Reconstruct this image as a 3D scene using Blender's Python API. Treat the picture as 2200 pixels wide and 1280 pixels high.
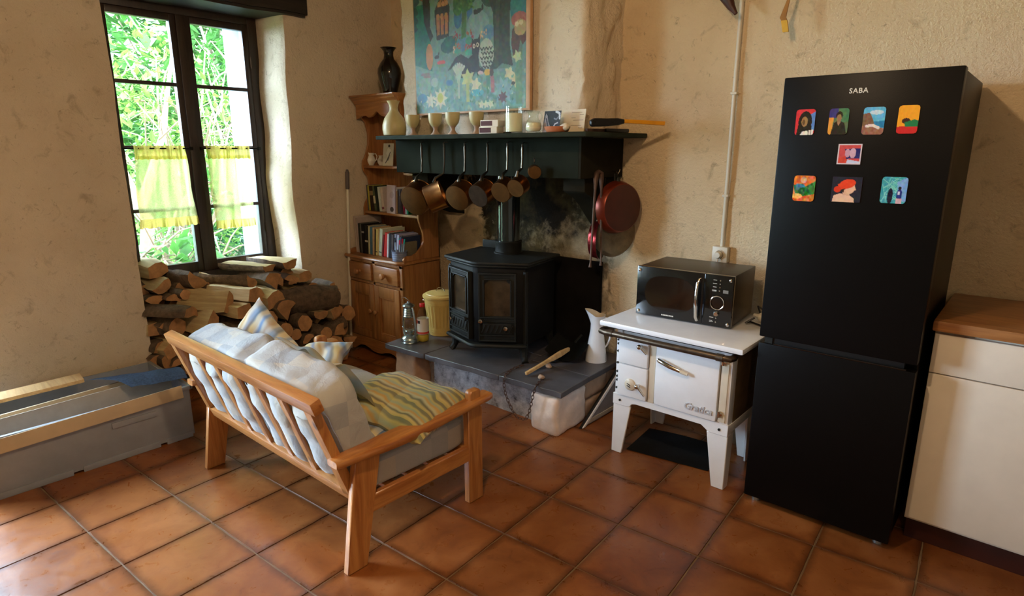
import bpy, bmesh, math, random
import numpy as np
from mathutils import Vector, Matrix, Euler, noise
random.seed(7)
sc = bpy.context.scene
for o in list(bpy.data.objects): bpy.data.objects.remove(o, do_unlink=True)
COL = sc.collection
PI = math.pi
def R(d): return math.radians(d)

# ------------------------------------------------------------------ camera
CAM_H = 1.49; YAW = 40.96; PITCH = 13.656; FPX = 1318.85
cam = bpy.data.cameras.new('camera'); co = bpy.data.objects.new('camera', cam); COL.objects.link(co)
co.location = (0, 0, CAM_H); co.rotation_euler = (R(90-PITCH), 0, R(YAW))
cam.sensor_width = 36; cam.lens = 36*FPX/2200; cam.clip_start = .05; cam.clip_end = 200
sc.camera = co
# ------------------------------------------------------------------ exposure
sc.view_settings.view_transform = 'Standard'; sc.view_settings.look = 'None'
sc.view_settings.gamma = 1; sc.view_settings.use_curve_mapping = False
sc.view_settings.exposure = 0.0
# ------------------------------------------------------------------ sky, sun, lamps
w = bpy.data.worlds.new('sky'); sc.world = w; w.use_nodes = True
bg = w.node_tree.nodes['Background']; bg.inputs[0].default_value = (.58, .78, 1, 1); bg.inputs[1].default_value = 62.0
def lamp(name, kind, loc, power, col, size=.05, rot=None, **kw):
    l = bpy.data.lights.new(name, kind); l.energy = power; l.color = col
    o = bpy.data.objects.new(name, l); COL.objects.link(o); o.location = loc
    if rot: o.rotation_euler = rot
    if kind == 'POINT': l.shadow_soft_size = size
    for k, v in kw.items(): setattr(l, k, v)
    return o
sun = lamp('sun', 'SUN', (0, 0, 8), 8, (1, .95, .84), angle=R(.6))
sun.rotation_euler = Vector((-.45, -.35, -.82)).to_track_quat('-Z', 'Y').to_euler()
lamp('ceiling_lamp_light', 'POINT', (-.95, .72, 2.42), 64, (1, .71, .43), .045)
lamp('room_fill_light', 'POINT', (.7, -.9, 2.4), 30, (1, .71, .43), .07)  # unseen fill light, added to brighten plaster the ceiling lamp only grazes
for nm, loc, sx, sz in (('window_portal', (-4.3, 1.72, 1.5), .95, 1.65), ('door_portal', (-4.3, -.65, 1.1), 1.94, 2.2)):
    o = lamp(nm, 'AREA', loc, 1, (1, 1, 1), rot=(0, R(-90), 0)); o.data.shape = 'RECTANGLE'
    o.data.size = sz; o.data.size_y = sx; o.data.cycles.is_portal = True

# ------------------------------------------------------------------ picture rays -> points on known real planes (floor, walls, table tops)
_y, _p = R(-YAW), R(PITCH)
_F = Vector((math.sin(_y)*math.cos(_p), math.cos(_y)*math.cos(_p), -math.sin(_p)))
_R = Vector((math.cos(_y), -math.sin(_y), 0)); _D = _F.cross(_R)
_C = Vector((0, 0, CAM_H))
def _ray(u, v): return _F*FPX+_R*(u-1100)+_D*(v-640)
def onz(u, v, z): d = _ray(u, v); return _C+d*((z-CAM_H)/d.z)
def onx(u, v, x): d = _ray(u, v); return _C+d*(x/d.x)
def ony(u, v, y): d = _ray(u, v); return _C+d*(y/d.y)

# ------------------------------------------------------------------ mesh helpers
def NB(): return bmesh.new()
def box(bm, c, s, rot=None, bev=0, seg=2, mi=0):
    t = bmesh.new(); bmesh.ops.create_cube(t, size=1)
    for v in t.verts: v.co = Vector((v.co.x*s[0], v.co.y*s[1], v.co.z*s[2]))
    if bev: bmesh.ops.bevel(t, geom=t.edges[:], offset=min(bev, min(s)*.45), segments=seg, affect='EDGES', profile=.6)
    m = Matrix.Translation(c)
    if rot is not None: m = m @ (rot if isinstance(rot, Matrix) else Euler([R(a) for a in rot]).to_matrix().to_4x4())
    join(bm, t, m, mi)
def bx(bm, x0, x1, y0, y1, z0, z1, bev=0, mi=0):
    box(bm, ((x0+x1)/2, (y0+y1)/2, (z0+z1)/2), (abs(x1-x0), abs(y1-y0), abs(z1-z0)), bev=bev, mi=mi)
def join(bm, t, m=None, mi=0):
    vs = [bm.verts.new(m @ v.co if m else v.co) for v in t.verts]; t.verts.index_update()
    for f in t.faces:
        try:
            g = bm.faces.new([vs[v.index] for v in f.verts]); g.material_index = mi if mi else f.material_index
        except ValueError: pass
    t.free()
def frame(d):
    d = Vector(d).normalized(); a = Vector((0, 0, 1)) if abs(d.z) < .9 else Vector((1, 0, 0))
    u = d.cross(a).normalized(); return u, d.cross(u).normalized()
def tube(bm, pts, r, seg=8, caps=True, closed=False, mi=0):
    pts = [Vector(p) for p in pts]; n = len(pts); rs = r if isinstance(r, (list, tuple)) else [r]*n
    rings = []; u = None
    for i, p in enumerate(pts):
        a = pts[i-1] if (i > 0 or closed) else p; b = pts[(i+1) % n] if (i < n-1 or closed) else p
        d = (b-a).normalized()
        if u is None: u, v = frame(d)
        else:
            u = (u-d*u.dot(d)); u = u.normalized() if u.length > 1e-6 else frame(d)[0]; v = d.cross(u)
        rings.append([bm.verts.new(p+(u*math.cos(2*PI*k/seg)+v*math.sin(2*PI*k/seg))*rs[i]) for k in range(seg)])
    for i in range(n if closed else n-1):
        A, B = rings[i], rings[(i+1) % n]
        for k in range(seg):
            f = bm.faces.new((A[k], A[(k+1) % seg], B[(k+1) % seg], B[k])); f.smooth = True; f.material_index = mi
    if caps and not closed:
        for rg in (rings[0][::-1], rings[-1]):
            try: bm.faces.new(rg).material_index = mi
            except ValueError: pass
def lathe(bm, prof, seg=32, m=None, mi=0, smooth=True):
    rings = []
    for r, z in prof:
        if r < 1e-5: rings.append([bm.verts.new((m or Matrix()) @ Vector((0, 0, z)))])
        else: rings.append([bm.verts.new((m or Matrix()) @ Vector((r*math.cos(2*PI*k/seg), r*math.sin(2*PI*k/seg), z))) for k in range(seg)])
    for A, B in zip(rings, rings[1:]):
        for k in range(seg):
            q = [A[k % len(A)], A[(k+1) % len(A)], B[(k+1) % len(B)], B[k % len(B)]]
            q = [x for i, x in enumerate(q) if x not in q[:i]]
            if len(q) > 2:
                try: f = bm.faces.new(q); f.smooth = smooth; f.material_index = mi
                except ValueError: pass
def prism(bm, pts, o, u, v, n, mi=0, bev=0):
    """polygon pts in (u,v) at o, extruded by vector n"""
    o, u, v, n = map(Vector, (o, u, v, n)); t = bmesh.new()
    A = [t.verts.new(o+u*a+v*b) for a, b in pts]; B = [t.verts.new(o+u*a+v*b+n) for a, b in pts]
    t.faces.new(A[::-1]); t.faces.new(B); k = len(pts)
    for i in range(k): t.faces.new((A[i], A[(i+1) % k], B[(i+1) % k], B[i]))
    bmesh.ops.recalc_face_normals(t, faces=t.faces)
    if bev: bmesh.ops.bevel(t, geom=t.edges[:], offset=bev, segments=1, affect='EDGES')
    join(bm, t, None, mi)
def grid(bm, fn, nu, nv, mi=0, smooth=True, wrap=False):
    vs = [[bm.verts.new(fn(i/nu, j/nv)) for j in range(nv+1)] for i in range(nu if wrap else nu+1)]
    m = len(vs)
    for i in range(nu):
        for j in range(nv):
            f = bm.faces.new((vs[i][j], vs[(i+1) % m][j], vs[(i+1) % m][j+1], vs[i][j+1])); f.smooth = smooth; f.material_index = mi
    return vs
def mesh(name, bm, mats, recalc=True):
    if recalc: bmesh.ops.recalc_face_normals(bm, faces=bm.faces)
    me = bpy.data.meshes.new(name); bm.to_mesh(me); bm.free()
    for m in (mats if isinstance(mats, (list, tuple)) else [mats]): me.materials.append(m)
    me.set_sharp_from_angle(angle=R(42))
    return me
def obj(name, bm, mats, parent=None, smooth=None, world=False, recalc=True, label=None):
    """one mesh object; with world=True the bmesh is in room coordinates and is moved into its parent's frame"""
    if world and parent is not None:
        bmesh.ops.transform(bm, matrix=wm(parent).inverted(), verts=bm.verts)
    me = bm if isinstance(bm, bpy.types.Mesh) else mesh(name, bm, mats, recalc)
    if smooth is not None: me.polygons.foreach_set('use_smooth', [smooth]*len(me.polygons))
    o = bpy.data.objects.new(name, me); COL.objects.link(o)
    if parent: o.parent = parent
    if label: o['label'] = label
    return o
def wm(o):
    m = Matrix.Translation(o.location) @ o.rotation_euler.to_matrix().to_4x4()
    return wm(o.parent) @ m if o.parent else m
def tag(o, label, cat, group=None):
    o['label'] = label; o['category'] = cat
    if group: o['group'] = group
    return o
def thing(name, label, cat, loc=(0, 0, 0), rz=0, group=None, rot=None):
    o = bpy.data.objects.new(name, None); COL.objects.link(o); o.location = loc
    o.rotation_euler = rot if rot is not None else (0, 0, R(rz)); o.empty_display_size = .05
    return tag(o, label, cat, group)
def solo(name, bm, mats, label, cat, loc, group=None, rot=None, **kw):
    """a thing that is one mesh, given in room coordinates"""
    e = bpy.data.objects.new('t', None); e.location = loc
    if rot is not None: e.rotation_euler = rot
    bmesh.ops.transform(bm, matrix=wm(e).inverted(), verts=bm.verts); bpy.data.objects.remove(e)
    o = obj(name, bm, mats, **kw); o.location = loc
    if rot is not None: o.rotation_euler = rot
    return tag(o, label, cat, group)
def struct(name, bm, mats, parent=None, **kw):
    o = obj(name, bm, mats, parent, **kw)
    o['kind'] = 'structure'
    return o
def dup(root, loc, rot=None, label=None):
    r = root.copy(); COL.objects.link(r); r.location = loc
    if rot is not None: r.rotation_euler = rot
    if label: r['label'] = label
    for ch in list(root.children):
        c = ch.copy(); COL.objects.link(c); c.parent = r
        for g in ch.children:
            d = g.copy(); COL.objects.link(d); d.parent = c
    return r
def text_bm(s, size, depth=.0015, shear=0, bevel=0, spacing=1):
    cu = bpy.data.curves.new('t', 'FONT'); cu.body = s; cu.size = size; cu.extrude = depth/2; cu.shear = shear; cu.bevel_depth = bevel
    cu.align_x = 'CENTER'; cu.align_y = 'CENTER'; cu.space_character = spacing; cu.resolution_u = 3
    o = bpy.data.objects.new('t', cu); COL.objects.link(o)
    me = o.to_mesh(); bm = bmesh.new(); bm.from_mesh(me); o.to_mesh_clear()
    bpy.data.objects.remove(o); bpy.data.curves.remove(cu); return bm
def put(bm, t, m): join(bm, t, m)

# ------------------------------------------------------------------ materials
def srgb(c):
    c = [x/255 for x in c]; return tuple(x/12.92 if x <= .04045 else ((x+.055)/1.055)**2.4 for x in c)
class NT:
    def __init__(s, name):
        s.m = bpy.data.materials.new(name); s.m.use_nodes = True; s.t = s.m.node_tree; s.n = s.t.nodes; s.b = s.n['Principled BSDF']
        s.out = s.n['Material Output']
    def add(s, ty, **kw):
        n = s.n.new(ty)
        for k, v in kw.items(): setattr(n, k, v)
        return n
    def l(s, a, b): s.t.links.new(a, b)
    def coords(s, scale=(1, 1, 1), rnd=True, src='Object'):
        tc = s.add('ShaderNodeTexCoord'); mp = s.add('ShaderNodeMapping'); mp.inputs['Scale'].default_value = scale
        s.l(tc.outputs[src], mp.inputs[0])
        if rnd:
            oi = s.add('ShaderNodeObjectInfo'); mu = s.add('ShaderNodeMath', operation='MULTIPLY'); mu.inputs[1].default_value = 37
            s.l(oi.outputs['Random'], mu.inputs[0]); s.l(mu.outputs[0], mp.inputs['Location'])
        return mp.outputs[0]
    def noise(s, vec, sc=5, det=4, rough=.6, dist=0):
        n = s.add('ShaderNodeTexNoise'); n.inputs['Scale'].default_value = sc; n.inputs['Detail'].default_value = det
        n.inputs['Roughness'].default_value = rough; n.inputs['Distortion'].default_value = dist; s.l(vec, n.inputs['Vector']); return n.outputs[0]
    def ramp(s, fac, stops, interp='LINEAR'):
        r = s.add('ShaderNodeValToRGB'); e = r.color_ramp.elements; r.color_ramp.interpolation = interp
        while len(e) < len(stops): e.new(.5)
        for el, (p, c) in zip(e, stops): el.position = p; el.color = (*c, 1)
        s.l(fac, r.inputs[0]); return r.outputs[0]
    def mix(s, fac, a, b, mode='MIX'):
        m = s.add('ShaderNodeMix', data_type='RGBA', blend_type=mode)
        for i, x in ((0, fac), (6, a), (7, b)):
            if hasattr(x, 'links') or hasattr(x, 'is_linked'): s.l(x, m.inputs[i])
            elif i == 0: m.inputs[0].default_value = x
            else: m.inputs[i].default_value = (*x, 1)
        return m.outputs[2]
    def bump(s, h, strength=.3, dist=.01):
        b = s.add('ShaderNodeBump'); b.inputs['Strength'].default_value = strength; b.inputs['Distance'].default_value = dist
        s.l(h, b.inputs['Height']); s.l(b.outputs[0], s.b.inputs['Normal'])
    def set(s, **kw):
        for k, v in kw.items(): s.b.inputs[k.replace('_', ' ')].default_value = v
def mat(name, c, rough=.6, metal=0, var=.12, sc=12, bump=0, bsc=60, coat=0, rnd=.0, spec=.5, **kw):
    """plain colour (sRGB 0-255) broken up by fine noise"""
    n = NT(name); c = srgb(c) if max(c) > 1 else c
    v = n.coords(); f = n.noise(v, sc, 4)
    d = tuple(x*(1-var) for x in c); e = tuple(min(1, x*(1+var)) for x in c)
    col = n.ramp(f, [(.3, d), (.7, e)])
    if rnd:
        oi = n.add('ShaderNodeObjectInfo'); hs = n.add('ShaderNodeHueSaturation'); mr = n.add('ShaderNodeMapRange')
        mr.inputs[3].default_value = 1-rnd; mr.inputs[4].default_value = 1+rnd
        n.l(oi.outputs['Random'], mr.inputs[0]); n.l(mr.outputs[0], hs.inputs['Value']); n.l(col, hs.inputs['Color']); col = hs.outputs[0]
    n.l(col, n.b.inputs['Base Color']); n.set(Roughness=rough, Metallic=metal)
    n.b.inputs['Coat Weight'].default_value = coat; n.b.inputs['Specular IOR Level'].default_value = spec
    if bump: n.bump(n.noise(v, bsc, 4), bump, .004)
    for k, x in kw.items(): n.b.inputs[k.replace('_', ' ')].default_value = x
    return n.m
def wood(name, c1, c2, axis='x', sc=9, rough=.4, coat=.2, knots=True, rnd=.06, stretch=.09, bump=.12):
    n = NT(name); s = {'x': (stretch, 1, 1), 'y': (1, stretch, 1), 'z': (1, 1, stretch)}[axis]
    v = n.coords(s); c1, c2 = srgb(c1), srgb(c2)
    f = n.noise(v, sc*3.2, 5, .6, 1.2); fine = n.noise(v, sc*16, 3, .6)
    col = n.ramp(f, [(.32, c1), (.5, tuple((a+b)/2 for a, b in zip(c1, c2))), (.68, c2)])
    col = n.mix(.18, col, n.ramp(fine, [(.35, tuple(x*.45 for x in c1)), (.6, c2)]), 'MULTIPLY')
    if knots:
        vo = n.add('ShaderNodeTexVoronoi'); vo.inputs['Scale'].default_value = 5.5; n.l(n.coords({'x': (.45, 1, 1), 'y': (1, .45, 1), 'z': (1, 1, .45)}[axis]), vo.inputs['Vector'])
        k = n.ramp(vo.outputs['Distance'], [(.035, (1, 1, 1)), (.075, (0, 0, 0))]); col = n.mix(k, col, tuple(x*.28 for x in c1))
    oi = n.add('ShaderNodeObjectInfo'); hs = n.add('ShaderNodeHueSaturation'); mr = n.add('ShaderNodeMapRange')
    mr.inputs[3].default_value = 1-rnd; mr.inputs[4].default_value = 1+rnd
    n.l(oi.outputs['Random'], mr.inputs[0]); n.l(mr.outputs[0], hs.inputs['Value']); n.l(col, hs.inputs['Color'])
    n.l(hs.outputs[0], n.b.inputs['Base Color']); n.set(Roughness=rough); n.b.inputs['Coat Weight'].default_value = coat; n.b.inputs['Coat Roughness'].default_value = .2
    n.bump(fine, bump, .002); return n.m
def glass(name, tint=(1, 1, 1), rough=0, opacity=.0):
    """thin clear pane: mostly lets light straight through, glossy on top"""
    n = NT(name); tr = n.add('ShaderNodeBsdfTransparent'); tr.inputs[0].default_value = (*tint, 1)
    gl = n.add('ShaderNodeBsdfGlossy'); gl.inputs['Roughness'].default_value = .02+rough
    lw = n.add('ShaderNodeLayerWeight'); lw.inputs[0].default_value = .5; pw = n.add('ShaderNodeMath', operation='POWER'); pw.inputs[1].default_value = 4; n.l(lw.outputs['Facing'], pw.inputs[0])
    fr = n.add('ShaderNodeMath', operation='MULTIPLY_ADD'); fr.inputs[1].default_value = .6; fr.inputs[2].default_value = .04; n.l(pw.outputs[0], fr.inputs[0]); ms = n.add('ShaderNodeMixShader')
    n.l(fr.outputs[0], ms.inputs[0]); n.l(tr.outputs[0], ms.inputs[1]); n.l(gl.outputs[0], ms.inputs[2]); n.l(ms.outputs[0], n.out.inputs[0])
    return n.m
def cloth_col(name, stops, scale=(8, 0, 0), rough=.85, wob=.15, fine=220, extra=None):
    """striped cloth: bands across the object's own coordinates, slightly wavy, woven relief"""
    n = NT(name); v = n.coords(rnd=False); w_ = n.noise(v, 6, 2)
    dp = n.add('ShaderNodeVectorMath', operation='DOT_PRODUCT'); n.l(v, dp.inputs[0]); dp.inputs[1].default_value = scale
    ad = n.add('ShaderNodeMath', operation='MULTIPLY_ADD'); n.l(w_, ad.inputs[0]); ad.inputs[1].default_value = wob; n.l(dp.outputs['Value'], ad.inputs[2])
    fr = n.add('ShaderNodeMath', operation='FRACT'); n.l(ad.outputs[0], fr.inputs[0])
    k = len(stops); col = n.ramp(fr.outputs[0], [(i/k, srgb(c)) for i, c in enumerate(stops)], 'EASE')
    if extra:
        dq = n.add('ShaderNodeVectorMath', operation='DOT_PRODUCT'); n.l(v, dq.inputs[0]); dq.inputs[1].default_value = extra[0]
        f2 = n.add('ShaderNodeMath', operation='FRACT'); n.l(dq.outputs['Value'], f2.inputs[0])
        c2 = n.ramp(f2.outputs[0], [(i/len(extra[1]), srgb(c)) for i, c in enumerate(extra[1])], 'EASE'); col = n.mix(extra[2], col, c2)
    n.l(col, n.b.inputs['Base Color']); n.set(Roughness=rough); n.b.inputs['Sheen Weight'].default_value = .2
    n.bump(n.noise(v, fine, 3), .15, .002); return n.m
def printmat():
    n = NT('printed_colours'); a = n.add('ShaderNodeVertexColor'); a.layer_name = 'Col'
    n.l(a.outputs[0], n.b.inputs['Base Color']); n.set(Roughness=.55); return n.m
def printmat_gloss():
    n = NT('printed_gloss'); a = n.add('ShaderNodeVertexColor'); a.layer_name = 'Col'
    n.l(a.outputs[0], n.b.inputs['Base Color']); n.set(Roughness=.25); return n.m

# plaster: limewashed, uneven
def plaster(name, base, stain, soot=False, bumpk=.55, swirl=0):
    n = NT(name); v = n.coords(rnd=False)
    big = n.noise(v, 2.2, 5, .6); mid = n.noise(v, 11, 6, .65, .6); fine = n.noise(v, 60, 5, .7)
    col = n.ramp(big, [(.3, srgb(stain)), (.6, srgb(base))])
    col = n.mix(.5, col, n.ramp(mid, [(.28, tuple(x*.62 for x in srgb(stain))), (.42, srgb(base))]))
    sp = n.ramp(n.noise(v, 26, 6, .75, 1.0), [(.30, srgb((120, 96, 66))), (.40, (1, 1, 1))]); col = n.mix(.5, col, sp, 'MULTIPLY')
    if soot:
        sx = n.add('ShaderNodeSeparateXYZ'); n.l(v, sx.inputs[0])
        def mr(src, a, b):
            m = n.add('ShaderNodeMapRange', interpolation_type='SMOOTHSTEP'); m.inputs[1].default_value = a; m.inputs[2].default_value = b; n.l(src, m.inputs[0]); return m.outputs[0]
        def mul(a, b, op='MULTIPLY'):
            m = n.add('ShaderNodeMath', operation=op); n.l(a, m.inputs[0])
            if isinstance(b, (int, float)): m.inputs[1].default_value = b
            else: n.l(b, m.inputs[1])
            return m.outputs[0]
        wx = mul(sx.outputs[0], mul(mul(mid, .5), -.25, 'ADD'), 'ADD')
        wz = mul(sx.outputs[2], mul(mul(big, .6), -.3, 'ADD'), 'ADD')
        sl = mul(wx, mul(wz, .68), 'ADD')        # soot reaches further left the higher it is
        m = mul(mr(sl, -2.34, -2.2), mr(wx, -1.9, -2.0)); m = mul(m, mr(wz, 1.62, 1.5))
        hi = mul(mr(wz, .92, 1.16), .5); hi = mul(hi, .68, 'ADD'); hi2 = mul(mr(wx, -2.15, -2.5), .5); hi = mul(hi, hi2, 'ADD')
        pat = n.ramp(n.noise(v, 7, 6, .7), [(.35, (.62, .62, .62)), (.6, (1, 1, 1))])
        m = mul(m, hi); m = mul(m, pat); cl = n.add('ShaderNodeClamp'); n.l(m, cl.inputs[0])
        sootc = n.mix(n.ramp(n.noise(v, 5, 4), [(.4, (0, 0, 0)), (.65, (1, 1, 1))]), srgb((34, 30, 25)), srgb((96, 82, 50)))
        col = n.mix(cl.outputs[0], col, sootc)
    n.l(col, n.b.inputs['Base Color']); n.set(Roughness=.9); n.b.inputs['Specular IOR Level'].default_value = .2
    h = n.mix(.35, n.mix(.5, mid, big), fine); n.bump(h, bumpk, .045); return n.m
M = {}
M['plaster'] = plaster('limewash_plaster', (238, 214, 176), (212, 184, 142), soot=True, bumpk=.85)
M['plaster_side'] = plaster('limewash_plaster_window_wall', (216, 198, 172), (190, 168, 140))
M['plaster_breast'] = plaster('limewash_plaster_chimney', (242, 224, 196), (220, 194, 158), bumpk=1.0)
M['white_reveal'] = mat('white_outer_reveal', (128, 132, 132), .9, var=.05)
M['ceiling'] = mat('ceiling_paint', (150, 136, 116), .9, var=.05)
M['beam'] = wood('dark_beam_wood', (26, 19, 14), (52, 40, 30), 'y', rough=.6, coat=0, knots=False, bump=.5)
M['frame'] = wood('window_frame_wood', (30, 20, 14), (58, 40, 28), 'z', rough=.42, coat=.15, knots=False)
def pine(a): return wood('pine_'+a, (138, 88, 44), (182, 126, 72), a, rough=.38, coat=.25)
for a in 'xyz': M['pine_'+a] = pine(a)
for a in 'xyz': M['sofa_'+a] = wood('sofa_pine_'+a, (158, 94, 44), (204, 144, 80), a, rough=.34, coat=.35)
M['grout'] = mat('grout', (126, 104, 80), .9, var=.25, bump=.3)
# floor tile
n = NT('terracotta_tile'); v = n.coords((1, 1, 1)); big = n.noise(v, 4.5, 5, .6, .5); mid = n.noise(v, 16, 5, .7, .8)
col = n.ramp(big, [(.28, srgb((112, 60, 27))), (.48, srgb((135, 78, 37))), (.68, srgb((154, 96, 52)))])
col = n.mix(.35, col, n.ramp(mid, [(.26, srgb((150, 100, 70))), (.42, (1, 1, 1))]), 'MULTIPLY')
tc = n.add('ShaderNodeTexCoord'); sx = n.add('ShaderNodeSeparateXYZ'); n.l(tc.outputs['Object'], sx.inputs[0])
def absn(o):
    m = n.add('ShaderNodeMath', operation='ABSOLUTE'); n.l(o, m.inputs[0]); return m.outputs[0]
mx = n.add('ShaderNodeMath', operation='MAXIMUM'); n.l(absn(sx.outputs[0]), mx.inputs[0]); n.l(absn(sx.outputs[1]), mx.inputs[1])
ad = n.add('ShaderNodeMath', operation='MULTIPLY_ADD'); n.l(mid, ad.inputs[0]); ad.inputs[1].default_value = .05; n.l(mx.outputs[0], ad.inputs[2])
edge = n.ramp(ad.outputs[0], [(.158, (1, 1, 1)), (.2, srgb((104, 88, 66)))]); col = n.mix(.85, col, edge, 'MULTIPLY')
oi = n.add('ShaderNodeObjectInfo'); hs = n.add('ShaderNodeHueSaturation'); mr = n.add('ShaderNodeMapRange'); mr.inputs[3].default_value = .86; mr.inputs[4].default_value = 1.12
n.l(oi.outputs['Random'], mr.inputs[0]); n.l(mr.outputs[0], hs.inputs['Value']); n.l(col, hs.inputs['Color']); n.l(hs.outputs[0], n.b.inputs['Base Color'])
rr = n.ramp(mid, [(.3, (.42,)*3), (.7, (.24,)*3)]); n.l(rr, n.b.inputs['Roughness']); n.bump(n.noise(v, 9, 4), .12, .008); n.b.inputs['Specular IOR Level'].default_value = .4; M['tile'] = n.m
M['slate'] = mat('hearth_slate', (82, 80, 84), .38, var=.35, sc=5, bump=.35, bsc=14)
M['stone'] = mat('hearth_stone', (228, 210, 198), .85, var=.25, sc=6, bump=.8, bsc=22)
M['stone2'] = mat('hearth_stone_pink', (170, 138, 112), .85, var=.3, sc=7, bump=.8, bsc=18)
n = NT('sooty_cement'); v = n.coords(); col = n.ramp(n.noise(v, 18, 6, .7), [(.30, srgb((60, 58, 58))), (.42, srgb((150, 148, 152))), (.65, srgb((196, 194, 198)))])
n.l(col, n.b.inputs['Base Color']); n.set(Roughness=.9); n.bump(n.noise(v, 40, 5), .9, .01); M['cement'] = n.m
M['iron'] = mat('cast_iron', (30, 31, 28), .5, 0, spec=.22, var=.25, sc=9, bump=.25, bsc=120)
M['iron_flat'] = mat('black_steel', (20, 19, 18), .6, 0, spec=.12, var=.3, sc=5)
M['enamel_pipe'] = mat('pipe_black_enamel', (22, 30, 28), .12, .1, var=.1, coat=.6)
M['sootpanel'] = mat('black_back_panel', (22, 19, 17), .8, spec=.08, var=.4, sc=6)
M['mantel'] = mat('mantel_grey_green_paint', (36, 40, 32), .85, spec=.03, var=.22, sc=5, bump=.15)
M['mantel_side'] = mat('mantel_side_dark_paint', (38, 35, 26), .8, var=.25, sc=7, spec=.05)
M['mantel_top'] = mat('mantel_shelf_paint', (48, 54, 45), .8, spec=.05, var=.3, sc=8, bump=.15)
M['copper'] = mat('copper_worn', (150, 98, 54), .32, 1, var=.22, sc=22)
M['copper_bottom'] = mat('copper_bottom_dull', (84, 57, 28), .8, 0, spec=.05, var=.22, sc=16)
M['copper_dark'] = mat('copper_bottom_tarnished', (56, 44, 34), .8, 0, spec=.05, var=.35, sc=18)
M['tin'] = mat('tin_handle', (96, 90, 78), .35, 1, var=.2)
M['chrome'] = mat('chrome', (215, 212, 205), .12, 1, var=.04)
M['brass_old'] = mat('old_brass_rail', (96, 82, 68), .38, .85, var=.35, sc=20)
M['white'] = mat('white_enamel', (236, 237, 240), .22, var=.03, coat=.5)
M['lettering'] = mat('worn_relief_letters', (186, 186, 192), .35)
M['cream'] = mat('cream_enamel', (218, 206, 184), .3, var=.05, coat=.3)
M['rust'] = mat('rusty_enamel_side', (118, 96, 70), .5, .2, var=.5, sc=4)
M['black_gloss'] = mat('black_gloss', (10, 9, 9), .16, var=.1, coat=.5)
n = NT('fridge_black'); v = n.coords(rnd=False); n.set(Roughness=.38); n.b.inputs['Specular IOR Level'].default_value = .12; n.b.inputs['Base Color'].default_value = (.0035, .0028, .0024, 1)
n.bump(n.noise(v, 380, 2), .25, .001); M['fridge'] = n.m
M['fridge_dark'] = mat('fridge_recess', (8, 8, 8), .4, var=.1)
M['black'] = mat('black_plastic', (18, 17, 16), .45, var=.1)
M['brown_glass'] = mat('microwave_window', (26, 17, 12), .1, var=.3, sc=9, coat=.3)
M['microbody'] = mat('microwave_case', (52, 44, 34), .36, .5, var=.1)
M['stoveglass'] = mat('stove_sooty_glass', (64, 50, 34), .2, var=.6, sc=11, coat=.2)
M['glass'] = glass('window_glass'); M['jarglass'] = glass('jar_glass', (.96, .98, .95))
M['ceramic'] = mat('stoneware_cream', (190, 172, 122), .4, var=.06, sc=20)
M['ceramic_base'] = mat('stoneware_base', (176, 160, 132), .6, var=.06, sc=20)
M['ceramic_rose'] = mat('stoneware_unglazed', (172, 142, 116), .7, var=.06)
M['porcelain'] = mat('porcelain', (224, 220, 208), .2, var=.03, coat=.3)
M['yellow_bin'] = mat('yellow_bin_paint', (208, 178, 104), .4, var=.05)
M['galv'] = mat('lantern_tin', (176, 190, 192), .26, .9, var=.12, sc=30)
M['plastic_white'] = mat('white_plastic', (214, 204, 184), .4, var=.04)
M['paper'] = mat('paper', (226, 218, 200), .8, var=.05)
M['wax'] = mat('candle_wax', (236, 226, 196), .5, var=.03, Subsurface_Weight=.15)
M['terracotta'] = mat('terracotta_dish', (186, 110, 70), .6, var=.12)
M['yellow'] = mat('yellow_tool', (232, 158, 24), .4, var=.08)
M['red'] = mat('red_plastic', (188, 26, 30), .35, var=.08)
M['redpan'] = mat('red_enamel_pan_bottom', (70, 28, 18), .55, 0, var=.22, sc=12)
M['redpan_side'] = mat('red_copper_pan_side', (112, 40, 20), .3, .5, var=.2, sc=10)
M['pinkpan'] = mat('red_metal_pan', (120, 30, 30), .25, .8, var=.2, sc=10)
M['oldpan'] = mat('old_steel_pan', (126, 112, 90), .5, .6, var=.35, sc=14)
M['rustiron'] = mat('rusty_iron', (92, 70, 60), .6, .6, var=.3, sc=30)
M['stickwood'] = wood('pale_stick', (190, 150, 96), (220, 186, 132), 'x', coat=0, rough=.7, knots=False)
M['mat_black'] = mat('black_felt', (24, 27, 31), .95, var=.25, sc=60, bump=.3)
M['blue_carpet'] = mat('blue_carpet', (84, 104, 132), .95, var=.35, sc=90, bump=1, bsc=300)
M['crate'] = mat('grey_crate', (138, 140, 146), .55, var=.08)
M['card'] = mat('cardboard', (190, 168, 136), .85, var=.1, sc=6, bump=.05)
M['card_grey'] = mat('cardboard_greyish', (166, 154, 136), .85, var=.1)
M['bark'] = mat('bark', (96, 78, 60), .95, var=.5, sc=30, bump=1, bsc=70, rnd=.2)
M['split'] = wood('split_wood', (168, 140, 98), (206, 184, 138), 'x', rough=.8, coat=0, rnd=.14, bump=.7, sc=7, knots=False)
M['logend'] = mat('sawn_log_end', (172, 126, 82), .85, var=.25, sc=22, bump=.4, rnd=.14)
M['cab_white'] = mat('white_cabinet', (220, 208, 190), .4, var=.03)
M['plinth'] = mat('dark_red_plinth', (58, 22, 14), .5, var=.2)
M['bark_out'] = mat('outdoor_branch', (128, 108, 86), .9, var=.25)
M['leaf'] = mat('leaf_green', (58, 104, 36), .85, var=.4, sc=3)
M['leaf2'] = mat('leaf_yellow_green', (92, 128, 46), .85, var=.35, sc=3)
M['leaf3'] = mat('leaf_dark', (22, 62, 32), .85, var=.4, sc=3)
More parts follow.
